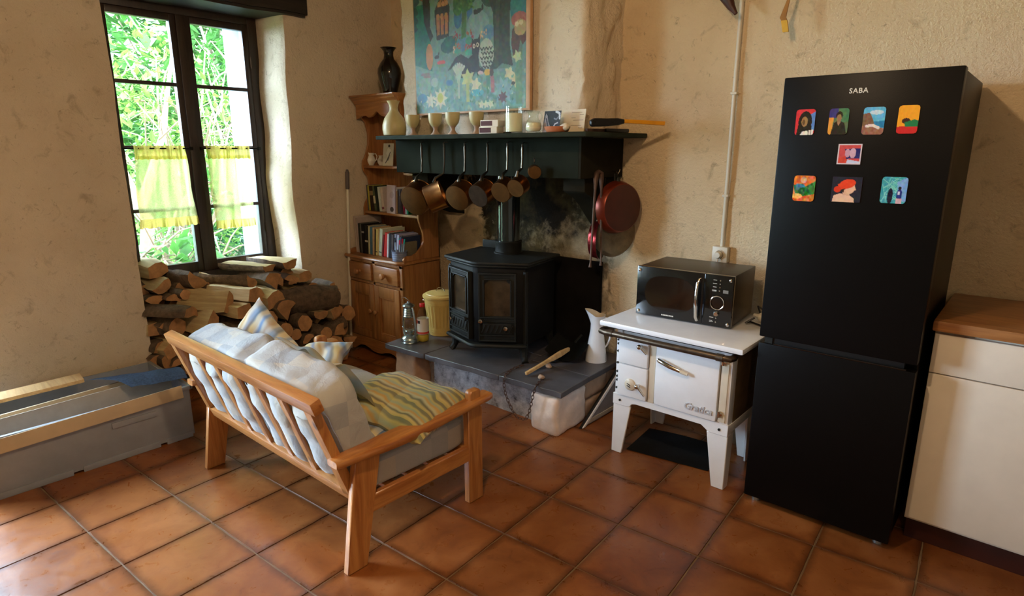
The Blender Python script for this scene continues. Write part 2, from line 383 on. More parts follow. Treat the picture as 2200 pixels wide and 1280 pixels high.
for k in ('leaf', 'leaf2', 'leaf3'):
    t = M[k].node_tree; b = t.nodes['Principled BSDF']; tr = t.nodes.new('ShaderNodeBsdfTranslucent'); ms = t.nodes.new('ShaderNodeMixShader'); ms.inputs[0].default_value = .45
    t.links.new(b.inputs['Base Color'].links[0].from_socket, tr.inputs[0]); t.links.new(b.outputs[0], ms.inputs[1]); t.links.new(tr.outputs[0], ms.inputs[2])
    t.links.new(ms.outputs[0], t.nodes['Material Output'].inputs[0])
M['grass'] = mat('garden_grass', (50, 84, 36), .9, var=.4, sc=6)
def sheer(name, c, op):
    n = NT(name); c = srgb(c); v = n.coords(rnd=False)
    tr = n.add('ShaderNodeBsdfTransparent'); tl = n.add('ShaderNodeBsdfTranslucent'); df = n.add('ShaderNodeBsdfDiffuse')
    tl.inputs[0].default_value = (*c, 1); df.inputs[0].default_value = (*c, 1); tr.inputs[0].default_value = (*[x**.6 for x in c], 1)
    a = n.add('ShaderNodeMixShader'); a.inputs[0].default_value = .55; b = n.add('ShaderNodeMixShader')
    n.l(df.outputs[0], a.inputs[1]); n.l(tl.outputs[0], a.inputs[2]); n.l(tr.outputs[0], b.inputs[1]); n.l(a.outputs[0], b.inputs[2])
    f = n.ramp(n.noise(v, 160, 2), [(.3, (op-.1,)*3), (.7, (op+.1,)*3)]); n.l(f, b.inputs[0]); n.l(b.outputs[0], n.out.inputs[0]); return n.m
M['sheer'] = sheer('sheer_yellow_cotton', (206, 206, 140), .5); M['sheer_hem'] = sheer('yellow_cotton_double', (206, 186, 96), .8)
# patchwork cotton of the sofa mattresses
def patch(name):
    n = NT(name); v = n.coords(rnd=False)
    m = n.add('ShaderNodeVectorMath', operation='SCALE'); m.inputs['Scale'].default_value = 11; n.l(v, m.inputs[0])
    fl = n.add('ShaderNodeVectorMath', operation='FLOOR'); n.l(m.outputs[0], fl.inputs[0])
    wn = n.add('ShaderNodeTexWhiteNoise', noise_dimensions='3D'); n.l(fl.outputs[0], wn.inputs['Vector'])
    col = n.ramp(wn.outputs['Value'], [(0, srgb((172, 170, 166))), (.45, srgb((164, 163, 160))), (.66, srgb((182, 174, 160))), (.84, srgb((154, 155, 156)))], 'CONSTANT')
    n.l(col, n.b.inputs['Base Color']); n.set(Roughness=.85); n.b.inputs['Sheen Weight'].default_value = .15
    n.bump(n.noise(v, 14, 5, .6, .4), .5, .015); return n.m
M['mattress'] = patch('patchwork_cotton')
M['pillow_blue'] = cloth_col('pillow_blue_ochre', [(206, 196, 170), (74, 124, 180), (200, 190, 160), (190, 150, 84), (214, 206, 186), (120, 150, 186), (40, 70, 92), (214, 190, 130)], (6.2, 2.2, 0), wob=.5, extra=((1.0, 3.6, 0), [(214, 206, 186), (196, 160, 100), (150, 178, 208), (220, 214, 196)], .35))
M['pillow_yellow'] = cloth_col('pillow_yellow_green', [(176, 168, 96), (190, 176, 116), (60, 74, 76), (180, 184, 156), (186, 148, 78), (140, 164, 146), (180, 174, 106), (84, 98, 86)], (1.2, 10.5, 0), wob=.9, extra=((3.6, .4, 0), [(190, 186, 150), (150, 160, 120), (176, 150, 96)], .3))
M['pillow_check'] = cloth_col('pillow_dark_check', [(40, 52, 84), (196, 176, 130), (70, 110, 160), (30, 34, 52), (200, 190, 160)], (9, 2, 0), extra=((2, 10, 0), [(34, 40, 62), (200, 180, 130), (90, 130, 180)], .5))
M['throw'] = cloth_col('throw_pale_blue', [(214, 222, 228), (232, 230, 220), (190, 210, 226), (222, 214, 186)], (2, 7, 0))
M['print'] = printmat(); M['printg'] = printmat_gloss()
# ------------------------------------------------------------------ rough masonry blocks
def nv(p, amp, s1=2.1, s2=9, k=.35):
    q = p*s1; a = noise.noise_vector(q); b = noise.noise_vector(p*s2+Vector((3.1, 7.7, 1.3)))
    return (a+b*k)*amp
def rough_box(bm, x0, x1, y0, y1, z0, z1, step=.04, amp=.012, fn=None, mi=0, faces='xXyYzZ', rnd=.0):
    t = bmesh.new()
    def rng(a, b): return max(1, int(round((b-a)/step)))
    nx, ny, nz = rng(x0, x1), rng(y0, y1), rng(z0, z1)
    F = {'x': (lambda a, b: (x0, y0+(y1-y0)*a, z0+(z1-z0)*b), ny, nz), 'X': (lambda a, b: (x1, y0+(y1-y0)*a, z0+(z1-z0)*b), ny, nz),
         'y': (lambda a, b: (x0+(x1-x0)*a, y0, z0+(z1-z0)*b), nx, nz), 'Y': (lambda a, b: (x0+(x1-x0)*a, y1, z0+(z1-z0)*b), nx, nz),
         'z': (lambda a, b: (x0+(x1-x0)*a, y0+(y1-y0)*b, z0), nx, ny), 'Z': (lambda a, b: (x0+(x1-x0)*a, y0+(y1-y0)*b, z1), nx, ny)}
    for k in faces:
        g, a, b = F[k]; grid(t, lambda u, v, g=g: Vector(g(u, v)), a, b)
    bmesh.ops.remove_doubles(t, verts=t.verts, dist=.0005); bmesh.ops.recalc_face_normals(t, faces=t.faces)
    c = Vector(((x0+x1)/2, (y0+y1)/2, (z0+z1)/2)); h = Vector(((x1-x0)/2, (y1-y0)/2, (z1-z0)/2))
    for v in t.verts:
        p = v.co.copy()
        if rnd:     # soften the block's corners
            q = p-c; ex = [max(0, abs(q[i])-(h[i]-rnd)) for i in range(3)]
            d = math.sqrt(sum(e*e for e in ex))
            if d > rnd:
                s = rnd/d
                for i in range(3):
                    if ex[i] > 0: q[i] = math.copysign(h[i]-rnd+ex[i]*s, q[i])
                p = c+q
        v.co = p+nv(p, amp)+(fn(p) if fn else Vector())
    join(bm, t, None, mi)

XW = -3.93; YB = 3.15; CZ = 2.75; XR = 1.6; YF = -1.9
# ------------------------------------------------------------------ floor with single tiles
bm = NB(); bx(bm, -4.6, XR+.1, YF-.1, YB+.3, -.12, -.0035)
floor = struct('floor', bm, M['grout'])
T0 = Vector((-1.7889*CAM_H, .6910*CAM_H)); TS = .22379*CAM_H; TA = R(3.68); ct, st = math.cos(TA), math.sin(TA)
def tile_mesh(seed):
    rr_ = random.Random(seed); bm = NB(); h = TS/2-.0028; N = 8; pts = []
    for s in range(4):
        for i in range(N):
            a = -h+2*h*i/N; p = [(a, -h), (h, a), (-a, h), (-h, -a)][s]
            j = (rr_.random()-.5)*.0022; q = [(0, j), (j, 0), (0, j), (j, 0)][s]; pts.append(Vector((p[0]+q[0], p[1]+q[1], 0)))
    top = [bm.verts.new(Vector((p.x*.992, p.y*.992, 0))) for p in pts]; low = [bm.verts.new(Vector((p.x, p.y, -.0022))) for p in pts]; bot = [bm.verts.new(Vector((p.x, p.y, -.006))) for p in pts]
    c = bm.verts.new((0, 0, 0)); k = len(pts)
    for i in range(k):
        j = (i+1) % k; bm.faces.new((c, top[i], top[j]))
        bm.faces.new((top[i], low[i], low[j], top[j])); bm.faces.new((low[i], bot[i], bot[j], low[j]))
    return mesh('tile', bm, M['tile'])
tms = [tile_mesh(i) for i in range(4)]
for i in range(-16, 22):
    for j in range(-16, 18):
        a, b = T0.x+TS*(i+.5), T0.y+TS*(j+.5); x, y = a*ct-b*st, a*st+b*ct
        if x < -4.0 or x > XR-.02 or y < YF+.1 or y > YB-.02: continue
        if y < .2 and (x > -.6 or y < -1.0): continue
        o = bpy.data.objects.new('tile', tms[(i*7+j*3) % 4]); COL.objects.link(o); o.parent = floor
        o.location = (x, y, .0002*((i*5+j*3) % 5)-.0008); o.rotation_euler = (0, 0, TA+PI/2*((i+j*2) % 4))
bm = NB(); bx(bm, -4.6, XR+.1, YF-.1, YB+.3, CZ, CZ+.1); struct('ceiling', bm, M['ceiling'])
# ------------------------------------------------------------------ window wall (left), openings for window and glazed door
def jamb_fn(p):          # the reveals splay and bulge like hand-laid plaster
    d = Vector()
    if 2.15 < p.y < 2.5 and p.x > -4.5:
        k = max(0, min(1, (-3.9-p.x)/.32)); d.y -= .055*k if p.y < 2.3 else 0
        d.y += .010*math.sin(p.z*3.1+.6)+.006*math.sin(p.z*9)
    return d
bm = NB(); W0 = -4.62
rough_box(bm, W0, XW, 2.255, YB+.25, -.02, CZ, .035, .011, jamb_fn, faces='XyY', rnd=.03)
rough_box(bm, W0, XW, .32, 1.225, -.02, CZ, .05, .010, faces='XyY')
rough_box(bm, W0, XW, YF-.1, -1.62, -.02, CZ, .08, .010, faces='XyY')
rough_box(bm, W0, XW, -1.66, .36, 2.2, CZ, .08, .010, faces='Xz')
rough_box(bm, W0, XW, 1.18, 2.30, 2.345, CZ, .05, .010, faces='Xz')
rough_box(bm, W0, -4.2, 1.18, 2.30, -.02, .665, .08, .006, faces='XZ')
bx(bm, W0-.02, W0, YF-.1, -1.62, -.1, CZ); bx(bm, W0-.02, W0, .32, 1.225, -.1, CZ); bx(bm, W0-.02, W0, 2.255, YB+.25, -.1, CZ)
bx(bm, W0-.02, W0, -1.66, .36, 2.2, CZ); bx(bm, W0-.02, W0, 1.18, 2.3, 2.345, CZ); bx(bm, W0-.02, W0, 1.18, 2.3, -.1, .665)
struct('wall_left', bm, M['plaster_side'])
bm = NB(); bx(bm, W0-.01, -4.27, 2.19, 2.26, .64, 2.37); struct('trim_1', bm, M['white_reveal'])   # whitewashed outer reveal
# back wall
bm = NB(); rough_box(bm, W0, XR, YB, YB+.24, -.02, CZ, .04, .008, faces='y'); bx(bm, W0, XR+.1, YB+.1, YB+.3, -.1, CZ)
struct('wall_back', bm, M['plaster'])
bm = NB(); bx(bm, XR, XR+.1, YF-.1, YB+.3, -.1, CZ); struct('wall_right', bm, M['ceiling'])
bm = NB(); bx(bm, W0, XR+.1, YF-.1, YF, -.1, CZ); struct('wall_front', bm, M['ceiling'])
# chimney breast
def breast_fn(p):
    d = Vector(); k = 0
    if p.x > -2.0: k = 1
    if p.x < -3.2: k = .8
    if k:
        a = noise.noise(Vector((p.x*2+p.y*11, p.y*3, p.z*7))); b = noise.noise(Vector((p.y*24+p.x*14, 1.7, p.z*17)))
        d.x += (a*.022+b*.011)*k; d.y += (b*.012+a*.008)*k
    return d
bm = NB(); rough_box(bm, -3.40, -1.915, 2.79, YB+.1, 1.545, CZ, .02, .010, breast_fn, faces='xXyz', rnd=.04)
struct('wall_chimney', bm, M['plaster_breast'])
# lintel beam
bm = NB(); t = bmesh.new(); bmesh.ops.create_cube(t, size=1)
for v in t.verts: v.co = Vector((v.co.x*.34, v.co.y*2.0, v.co.z*.2))
bmesh.ops.bevel(t, geom=t.edges[:], offset=.018, segments=2, affect='EDGES'); bmesh.ops.subdivide_edges(t, edges=[e for e in t.edges if e.calc_length() > .5], cuts=24)
for v in t.verts: v.co += nv(v.co, .008, 5)
join(bm, t, Matrix.Translation((XW-.12, 1.43, 2.43)))
struct('trim_2', bm, M['beam'])
# ------------------------------------------------------------------ window 1
FX = -4.22
win = bpy.data.objects.new('window_1', None); COL.objects.link(win); win.location = (FX, 1.72, .66); win['kind'] = 'structure'
bm = NB()
bx(bm, FX-.03, FX+.03, 1.225, 1.27, .66, 2.35, .006); bx(bm, FX-.03, FX+.03, 2.15, 2.215, .66, 2.35, .006)
bx(bm, FX-.03, FX+.03, 1.27, 2.15, 2.285, 2.35, .006); bx(bm, FX-.035, FX+.045, 1.225, 2.215, .64, .70, .006)
obj('window_frame', bm, M['frame'], win, world=True)
GZ = [.765, 1.118, 1.498, 1.876, 2.245]
for (a, b, nm) in ((1.27, 1.725, 'l'), (1.725, 2.155, 'r')):
    bm = NB(); x0, x1 = FX-.018, FX+.026; s0 = .055 if nm == 'l' else .062; s1 = .062 if nm == 'l' else .042
    bx(bm, x0, x1, a, a+s0, .70, 2.285, .005); bx(bm, x0, x1, b-s1, b, .70, 2.285, .005)
    bx(bm, x0, x1, a+s0-.002, b-s1+.002, .70, GZ[0], .005); bx(bm, x0, x1, a+s0-.002, b-s1+.002, GZ[4], 2.285, .005)
    if nm == 'l': bx(bm, x1-.002, x1+.016, b-.03, b+.028, .70, 2.285, .005)
    cs = obj('casement', bm, M['frame'], win, world=True)
    for k in range(3):
        bm = NB(); bx(bm, x0+.004, x1-.004, a+s0-.003, b-s1+.003, GZ[k+1]-.011, GZ[k+1]+.011, .003)
        obj('muntin', bm, M['frame'], cs, world=True)
    for k in range(4):
        bm = NB(); bx(bm, FX-.002, FX+.001, a+s0-.004, b-s1+.004, GZ[k]+(.008 if k else -.003), GZ[k+1]-(.008 if k < 3 else -.003))
        obj('pane', bm, M['glass'], cs, world=True)
    for z in (.95, 2.05):
        bm = NB(); yy = 1.272 if nm == 'l' else 2.153; tube(bm, [(x1+.005, yy, z-.035), (x1+.005, yy, z+.035)], .007, 8)
        obj('hinge', bm, M['frame'], cs, world=True)
# door 1 (glazed, left of the window, beside the picture)
dr = bpy.data.objects.new('door_1', None); COL.objects.link(dr); dr.location = (FX, -.65, 0); dr['kind'] = 'structure'
bm = NB()
for a, b in ((-1.62, -1.54), (.24, .32), (-.69, -.61)): bx(bm, FX-.03, FX+.03, a, b, 0, 2.2, .006)
for z0, z1 in ((0, .2), (2.12, 2.2)): bx(bm, FX-.028, FX+.028, -1.55, .25, z0, z1, .006)
obj('door_frame', bm, M['frame'], dr, world=True)
for a, b in ((-1.54, -.69), (-.61, .24)):
    for z0, z1 in ((.2, 2.12),):
        bm = NB(); bx(bm, FX-.002, FX+.002, a-.003, b+.003, z0-.003, z1+.003); obj('pane', bm, M['glass'], dr, world=True)
# cafe curtains and rods
def curtain(y0t, y1t, y0b, y1b, zt, zb, folds, label, seed):
    th = thing('cafe_curtain', label, 'curtain', (FX+.06, (y0t+y1t)/2, zt), group=None); rn = random.Random(seed); ph = rn.random()*6
    def pos(u, v, amp=1, ex=0):
        y = (y0t+(y1t-y0t)*u)*(1-v)+(y0b+(y1b-y0b)*u)*v; z = zt+(zb-zt)*v
        w_ = math.sin(u*folds*2*PI+ph)*.008*amp+math.sin(u*folds*.7*PI+v*2)*.006
        return Vector((FX+.052+w_+.012*v+ex, y+.004*math.sin(u*31+v*9), z))
    zl = zt-zb; a, b = .07/zl, 1-.055/zl
    bm = NB(); grid(bm, lambda u, v: pos(u, a*.7+(b-a*.7)*v), 70, 14); obj('curtain_panel', bm, M['sheer'], th, world=True, recalc=False)
    bm = NB(); grid(bm, lambda u, v: pos(u, -.012/zl+(a+.012/zl)*v, 1.4, .004)+Vector((.003*math.sin(u*110), 0, .003*math.sin(u*75))), 120, 5); obj('heading_ruffle', bm, M['sheer_hem'], th, world=True, recalc=False)
    bm = NB(); grid(bm, lambda u, v: pos(-.02*v+u*(1+.04*v), b+(1-b)*v, 1+v, .002)+Vector((.006*v*math.sin(u*95), 0, .003*v*math.sin(u*60))), 120, 5); obj('hem_ruffle', bm, M['sheer_hem'], th, world=True, recalc=False)
for a, b, lab in ((1.29, 1.70, 'thin dark curtain rod across the left casement'), (1.76, 2.15, 'thin dark curtain rod across the right casement')):
    bm = NB(); tube(bm, [(FX+.048, a, 1.492), (FX+.048, b, 1.492)], .0045, 8)
    for q in (a, b): box(bm, (FX+.038, q, 1.492), (.03, .012, .02))
    solo('curtain_rod', bm, M['iron_flat'], lab, 'curtain rod', (FX+.048, (a+b)/2, 1.492))
def cy(u, v): p = onx(u, v, FX+.05); return p.y, p.z
(a0, zt), (a1, _), (b0, zb), (b1, _) = cy(284, 313), cy(398, 313), cy(297, 492), cy(427, 488)
curtain(a0, a1, b0, b1, 1.497, zb, 4.5, 'sheer yellow cafe curtain on the left casement, gathered on its rod', 3)
(a0, zt), (a1, _), (b0, zb), (b1, _) = cy(441, 318), cy(535, 318), cy(462, 492), cy(547, 488)
curtain(a0, a1, b0, b1, 1.497, zb, 3.5, 'sheer yellow cafe curtain on the right casement, narrower one', 9)
# ------------------------------------------------------------------ garden outside
bm = NB(); bx(bm, -30, W0-.02, -18, 24, -.3, -.12); struct('ground', bm, M['grass'])
def bush(name, label, c, rx, ry, rz, nl, mat_, seed, ls=.055, branches=14, bmat='bark_out', lift=.3):
    rn = random.Random(seed); th = thing(name, label, 'bush' if 'bush' in name else 'tree', (c[0], c[1], -.12))
    bm = NB()
    tips = []
    for i in range(branches):
        a = rn.random()*2*PI; e = rn.random()*.9+.15; L = .75+rn.random()*.35
        tip = Vector((c[0]+rx*L*math.cos(a)*math.cos(e), c[1]+ry*L*math.sin(a)*math.cos(e), c[2]+rz*math.sin(e)*L)); b0 = Vector((c[0]+rn.uniform(-.1, .1), c[1]+rn.uniform(-.1, .1), -.13))
        mid = b0.lerp(tip, .5)+Vector((rn.uniform(-.25, .25), rn.uniform(-.25, .25), rn.uniform(0, .4)))
        pts = [b0, b0.lerp(mid, .5)+Vector((rn.uniform(-.1, .1),)*3)*.4, mid, mid.lerp(tip, .5)+Vector((rn.uniform(-.12, .12), rn.uniform(-.12, .12), .05)), tip]
        r0 = .03*rn.uniform(.5, 1.3); tube(bm, pts, [r0, r0*.8, r0*.6, r0*.4, r0*.2], 5); tips += pts[2:]
        for q in range(4):
            s_ = pts[2].lerp(pts[4], rn.random()); d_ = Vector((rn.uniform(-1, 1), rn.uniform(-1, 1), rn.uniform(-.3, 1)))*.45; tube(bm, [s_, s_+d_*.5+Vector((0, 0, .04)), s_+d_], [.008, .006, .003], 4)
    obj('branches', bm, M[bmat], th, world=True)
    vs, fs = [], []
    for i in range(nl):
        while True:
            p = Vector((rn.uniform(-1, 1), rn.uniform(-1, 1), rn.uniform(-1, 1)))
            if p.length < 1: break
        if noise.noise(p*2.6+Vector((seed, 0, 0))) < -.12: continue
        p = Vector((c[0]+p.x*rx, c[1]+p.y*ry, c[2]+p.z*rz)); u = Vector((rn.gauss(0, 1), rn.gauss(0, 1), rn.gauss(0, .6))).normalized(); v_ = frame(u)[0]; s = ls*rn.uniform(.5, 1.3); k = len(vs)
        n_ = u.cross(v_)
        vs += [p-u*s, p-v_*s*.45+n_*s*.1, p+u*s, p+v_*s*.45+n_*s*.1]; fs.append((k, k+1, k+2, k+3))
    me = bpy.data.meshes.new('foliage'); me.from_pydata(vs, [], fs); me.materials.append(M[mat_])
    f = obj('foliage', me, None, th); f.location = -Vector(th.location); f['kind'] = 'stuff'
    return th
bush('garden_bush', 'sunlit yellow-green bush with pale crossing stems behind the left casement', (-6.4, 2.3, 1.3), .9, .8, 1.3, 5200, 'leaf2', 1, .05, 16)
bush('garden_bush', 'mid green bush with dry tangled twigs behind the right casement', (-6.9, 3.7, 1.5), 1.0, .9, 1.5, 4200, 'leaf', 2, .05, 22)
bush('garden_bush', 'dark green shrub low behind the middle of the window', (-6.2, 3.2, .4), .8, .9, .7, 3200, 'leaf3', 3, .05, 6)
bush('garden_bush', 'broad leaved plant outside the bottom left pane', (-5.3, 1.95, .45), .35, .4, .45, 260, 'leaf', 4, .1, 6)
bush('garden_tree', 'tall dense green tree filling the far left of the window view', (-9.5, 3.3, 2.6), 2.0, 3.0, 3.0, 15000, 'leaf', 5, .13, 14)
bush('garden_tree', 'tall dense dark tree filling the far right of the window view', (-10.5, 7.2, 2.6), 2.2, 3.2, 3.4, 15000, 'leaf3', 6, .13, 14)
bush('garden_tree', 'unseen tree canopy added above the shrubs outside the window to shade them', (-8.6, 4.6, 5.0), 3.9, 4.4, 1.0, 15000, 'leaf', 15, .17, 10)  # canopy added above the window view to keep sky light off the shrubs
bm = NB(); grid(bm, lambda u, v: Vector((-14-9*v, 3.0+16*u, -.3+7.5*v+.8*noise.noise(Vector((u*9, v*3, 1)))))+nv(Vector((u*9, v*5, 0)), .5, 2.2, 6), 60, 16); struct('sky_gap_slope', bm, M['grass'])  # green slope added behind the trees to block bright sky in the gaps
bm = NB(); tube(bm, [(-5.6, 1.7, -.15), (-5.6, 1.86, .9), (-5.8, 1.72, 1.5), (-5.9, 1.55, 2.4), (-6.0, 1.6, 3.2)], [.06, .055, .045, .035, .02], 8)
tube(bm, [(-5.63, 1.84, 1.05), (-5.7, 2.1, 1.6), (-5.8, 2.3, 2.3)], [.035, .025, .01], 6)
solo('tree_trunk', bm, M['bark_out'], 'slender pale leaning tree trunk outside the left casement', 'tree', (-5.6, 1.7, -.15))
# ------------------------------------------------------------------ hearth
HZ = .265
he = thing('hearth', 'low fireplace hearth of grey slate slabs on pale stone blocks', 'hearth', (-2.44, 2.75, 0))
def slab(pts, seed):
    bm = NB(); rn = random.Random(seed); q = []
    for i, (a, b) in enumerate(pts):
        c, d = pts[(i+1) % len(pts)]; n_ = max(2, int(math.hypot(c-a, d-b)/.05))
        q += [(a+(c-a)*k/n_+rn.uniform(-.003, .003), b+(d-b)*k/n_+rn.uniform(-.004, .004)) for k in range(n_)]
    prism(bm, q, (0, 0, HZ-.034+rn.uniform(-.001, .001)), (1, 0, 0), (0, 1, 0), (0, 0, .034+rn.uniform(-.0015, 0)), bev=.003)
    obj('slab', bm, M['slate'], he, world=True)
slab([(-3.11, 2.325), (-2.76, 2.35), (-2.77, 3.13), (-3.2, 3.13)], 1)
slab([(-2.756, 2.35), (-2.17, 2.385), (-2.20, 2.80), (-2.765, 2.80)], 2)
slab([(-2.764, 2.804), (-2.20, 2.804), (-2.22, 3.13), (-2.766, 3.13)], 3)
slab([(-2.166, 2.385), (-1.752, 2.402), (-1.775, 2.70), (-2.19, 2.70)], 4)
slab([(-2.19, 2.704), (-1.775, 2.704), (-1.80, 3.13), (-2.215, 3.13)], 5)
def stone(x0, x1, y0, y1, z0, z1, m='stone', amp=.012, nm='stone_block', rnd=.02):
    bm = NB(); rough_box(bm, x0, x1, y0, y1, z0, z1, .016, amp, lambda p: nv(p+Vector((9, 2, 4)), amp*.8, 7, 25, .4), rnd=rnd); obj(nm, bm, M[m], he, world=True)
stone(-3.085, -2.885, 2.375, 2.66, 0, HZ-.036, 'stone2'); stone(-3.11, -2.92, 2.68, 3.12, 0, HZ-.036, 'stone2')
stone(-1.965, -1.775, 2.415, 2.68, 0, HZ-.036, 'stone', .014)
stone(-1.98, -1.80, 2.69, 2.93, .11, HZ-.036, 'stone2', .008); stone(-1.98, -1.795, 2.69, 2.96, 0, .105, 'stone2', .008); stone(-1.98, -1.81, 2.94, 3.12, 0, HZ-.036, 'stone2', .008)
stone(-2.92, -1.94, 2.50, 2.62, 0, HZ-.036, 'cement', .008, 'cement_riser', .006)
bm = NB(); bx(bm, -2.60, -1.985, 3.105, 3.128, HZ, .825, .003)
solo('back_panel', bm, M['sootpanel'], 'black soot-stained panel standing behind and right of the stove', 'fireback', (-2.3, 3.12, HZ))
# ------------------------------------------------------------------ mantel
ma = thing('mantelpiece', 'grey-green painted wooden mantel hood with long shelf over the fireplace', 'mantelpiece', (-2.6, 2.75, 1.34))
bm = NB(); bx(bm, -3.405, -1.90, 2.72, 2.745, 1.335, 1.548, .003); obj('fascia_board', bm, M['mantel'], ma, world=True)
bm = NB(); bx(bm, -1.905, -1.885, 2.722, 3.142, 1.335, 1.548, .002); obj('side_board', bm, M['mantel_side'], ma, world=True)
bm = NB(); bx(bm, -3.40, -3.38, 2.745, 3.13, 1.335, 1.548, .002); obj('side_board', bm, M['mantel_side'], ma, world=True)
bm = NB(); prism(bm, [(-3.405, 2.555), (-1.745, 2.555), (-1.735, 2.60), (-1.735, 3.142), (-1.88, 3.142), (-1.88, 2.83), (-3.36, 2.83), (-3.405, 2.83)], (0, 0, 1.548), (1, 0, 0), (0, 1, 0), (0, 0, .024), bev=.004)
obj('shelf_board', bm, M['mantel_top'], ma, world=True)
for x0, x1 in ((-3.34, -3.18), (-2.055, -1.91)):
    pr_ = [(2.80, 1.335), (2.80, 1.262), (2.84, 1.245), (2.9, 1.215), (2.96, 1.17), (3.02, 1.11), (3.08, 1.055), (3.142, 1.035), (3.142, 1.335)]
    bm = NB(); prism(bm, pr_, (x0, 0, 0), (0, 1, 0), (0, 0, 1), (x1-x0, 0, 0), bev=.003); obj('corbel', bm, M['mantel_side'], ma, world=True)
# ------------------------------------------------------------------ stove
st_ = thing('wood_stove', 'black cast iron wood-burning stove with two glazed doors and a flue pipe', 'stove', (-2.44, 2.565, HZ), 10)
def fr2(a, b, z=0):     # frame on a facet from a to b: x along, y inwards, z up
    a, b = Vector((*a, z)), Vector((*b, z)); x = (b-a).normalized(); zz = Vector((0, 0, 1)); y = zz.cross(x)
    m = Matrix.Identity(4)
    for i in range(3): m[i][0], m[i][1], m[i][2], m[i][3] = x[i], y[i], zz[i], a[i]
    return m, (b-a).length
PL = [(-.295, 0), (-.02, -.112), (.02, -.112), (.295, 0), (.295, .40), (-.295, .40)]
def inset(k, dy=0): return [(x*(1-k/.295), (y*(1-k/.25) if y < 0 else (y+k*.7 if y < .2 else y-k*.4))+dy) for x, y in PL]
bm = NB(); prism(bm, PL, (0, 0, .582), (1, 0, 0), (0, 1, 0), (0, 0, .018), bev=.005); prism(bm, inset(.012), (0, 0, .568), (1, 0, 0), (0, 1, 0), (0, 0, .014), bev=.004)
obj('top_plate', bm, M['iron'], st_)
bm = NB(); prism(bm, inset(.032), (0, 0, .10), (1, 0, 0), (0, 1, 0), (0, 0, .47), bev=.004); obj('body', bm, M['iron_flat'], st_)
bm = NB(); q = [(-.285, .02), (-.285, -.015), (-.02, -.145), (.02, -.145), (.285, -.015), (.285, .02)]; t = bmesh.new()
prism(bm, q, (0, 0, .098), (1, 0, 0), (0, 1, 0), (0, 0, .022), bev=.008); obj('ash_lip', bm, M['iron'], st_)
for sx in (-1, 1):
    for yy in (.045, .36):
        bm = NB(); sy = -1 if yy < .2 else 1
        tube(bm, [(sx*.235, yy, .105), (sx*.245, yy+sy*.004, .07), (sx*.25, yy+sy*.01, .035), (sx*.262, yy+sy*.022, .008), (sx*.268, yy+sy*.028, 0)], [.034, .027, .019, .02, .024], 8); obj('leg', bm, M['iron'], st_)
bm = NB(); box(bm, (-.13, .385, .625), (.27, .012, .05), bev=.003); obj('back_plate', bm, M['iron'], st_)
bm = NB(); m = Matrix.Translation((0, .27, 0)); lathe(bm, [(.0, .6), (.09, .6), (.09, .606), (.082, .61), (.082, .664), (.085, .668), (.085, .676), (.072, .678), (0, .678)], 36, m); obj('flue_collar', bm, M['iron'], st_)
bm = NB(); lathe(bm, [(.0, .67), (.071, .67), (.071, 1.32), (0, 1.32)], 40, m); obj('flue_pipe', bm, M['enamel_pipe'], st_)
IN = inset(.032)
for side in (0, 1):
    a, b = (IN[0], IN[1]) if side == 0 else (IN[2], IN[3]); fm, L = fr2(a, b)
    x0, x1 = (.022, L-.004) if side == 0 else (.004, L-.05); z0, z1 = .135, .54; t0 = -.022
    def at(bm_, c, s, bev=.003, rot=None, mi=0):
        t = bmesh.new(); box(t, c, s, rot, bev, mi=mi); join(bm_, t, fm, 0)
    bm = NB(); fw = .036; wx0, wx1, wz0, wz1 = x0+fw, x1-fw, .285, .50
    for c, s in ((((x0+wx0)/2, t0/2, (z0+z1)/2), (fw, .022, z1-z0)), (((x1+wx1)/2, t0/2, (z0+z1)/2), (fw, .022, z1-z0)), (((x0+x1)/2, t0/2, (z1+wz1)/2), (x1-x0-.01, .0215, z1-wz1)), (((x0+x1)/2, t0/2, (z0+wz0)/2), (x1-x0-.01, .0215, wz0-z0))): at(bm, c, s)
    for zc, hh in ((z1-.006, .012), (wz0-.006, .01), (.255, .008), (.172, .008), (z0+.006, .012)): at(bm, ((x0+x1)/2, -.025, zc), (x1-x0-.012, .010, hh), .003)
    for xc in (x0+.006, x1-.006): at(bm, (xc, -.025, (z0+z1)/2), (.012, .010, z1-z0), .003)
    for xc in (wx0-.005, wx1+.005): at(bm, (xc, -.025, (wz0+wz1)/2), (.009, .010, wz1-wz0), .003)
    at(bm, ((wx0+wx1)/2, -.025, wz1+.005), (wx1-wx0, .010, .009), .003)
    for cx in (wx0+.006, wx1-.006): at(bm, (cx, -.012, wz1-.006), (.022, .016, .022), .002, (0, 45, 0))
    d = obj('door', bm, M['iron'], st_)
    bm = NB(); at(bm, ((wx0+wx1)/2, -.008, (wz0+wz1)/2), (wx1-wx0+.006, .004, wz1-wz0+.006), 0); obj('door_glass', bm, M['stoveglass'], d)
    bm = NB(); at(bm, ((x0+x1)/2, -.024, .213), (x1-x0-.05, .012, .062), .003)
    for k in range(7): at(bm, (x0+.03+(x1-x0-.06)*k/6, -.031, .213), (.006, .006, .05), .002, (0, 25, 0))
    obj('vent_grille', bm, M['iron'], d)
    kx = x0+.055 if side == 0 else x1-.06
    for (kx_, kz) in ((kx, .222), (x1-.012 if side == 0 else x0+.014, .262)):
        bm = NB(); mm = fm @ Matrix.Translation((kx_, -.028, kz)) @ Matrix.Rotation(R(90), 4, 'X'); lathe(bm, [(0, 0), (.006, 0), (.006, .012), (.013, .014), (.015, .02), (.012, .027), (0, .03)], 14, mm); obj('knob', bm, M['chrome'] if not (side == 0 and kz > .25) else M['iron'], d)
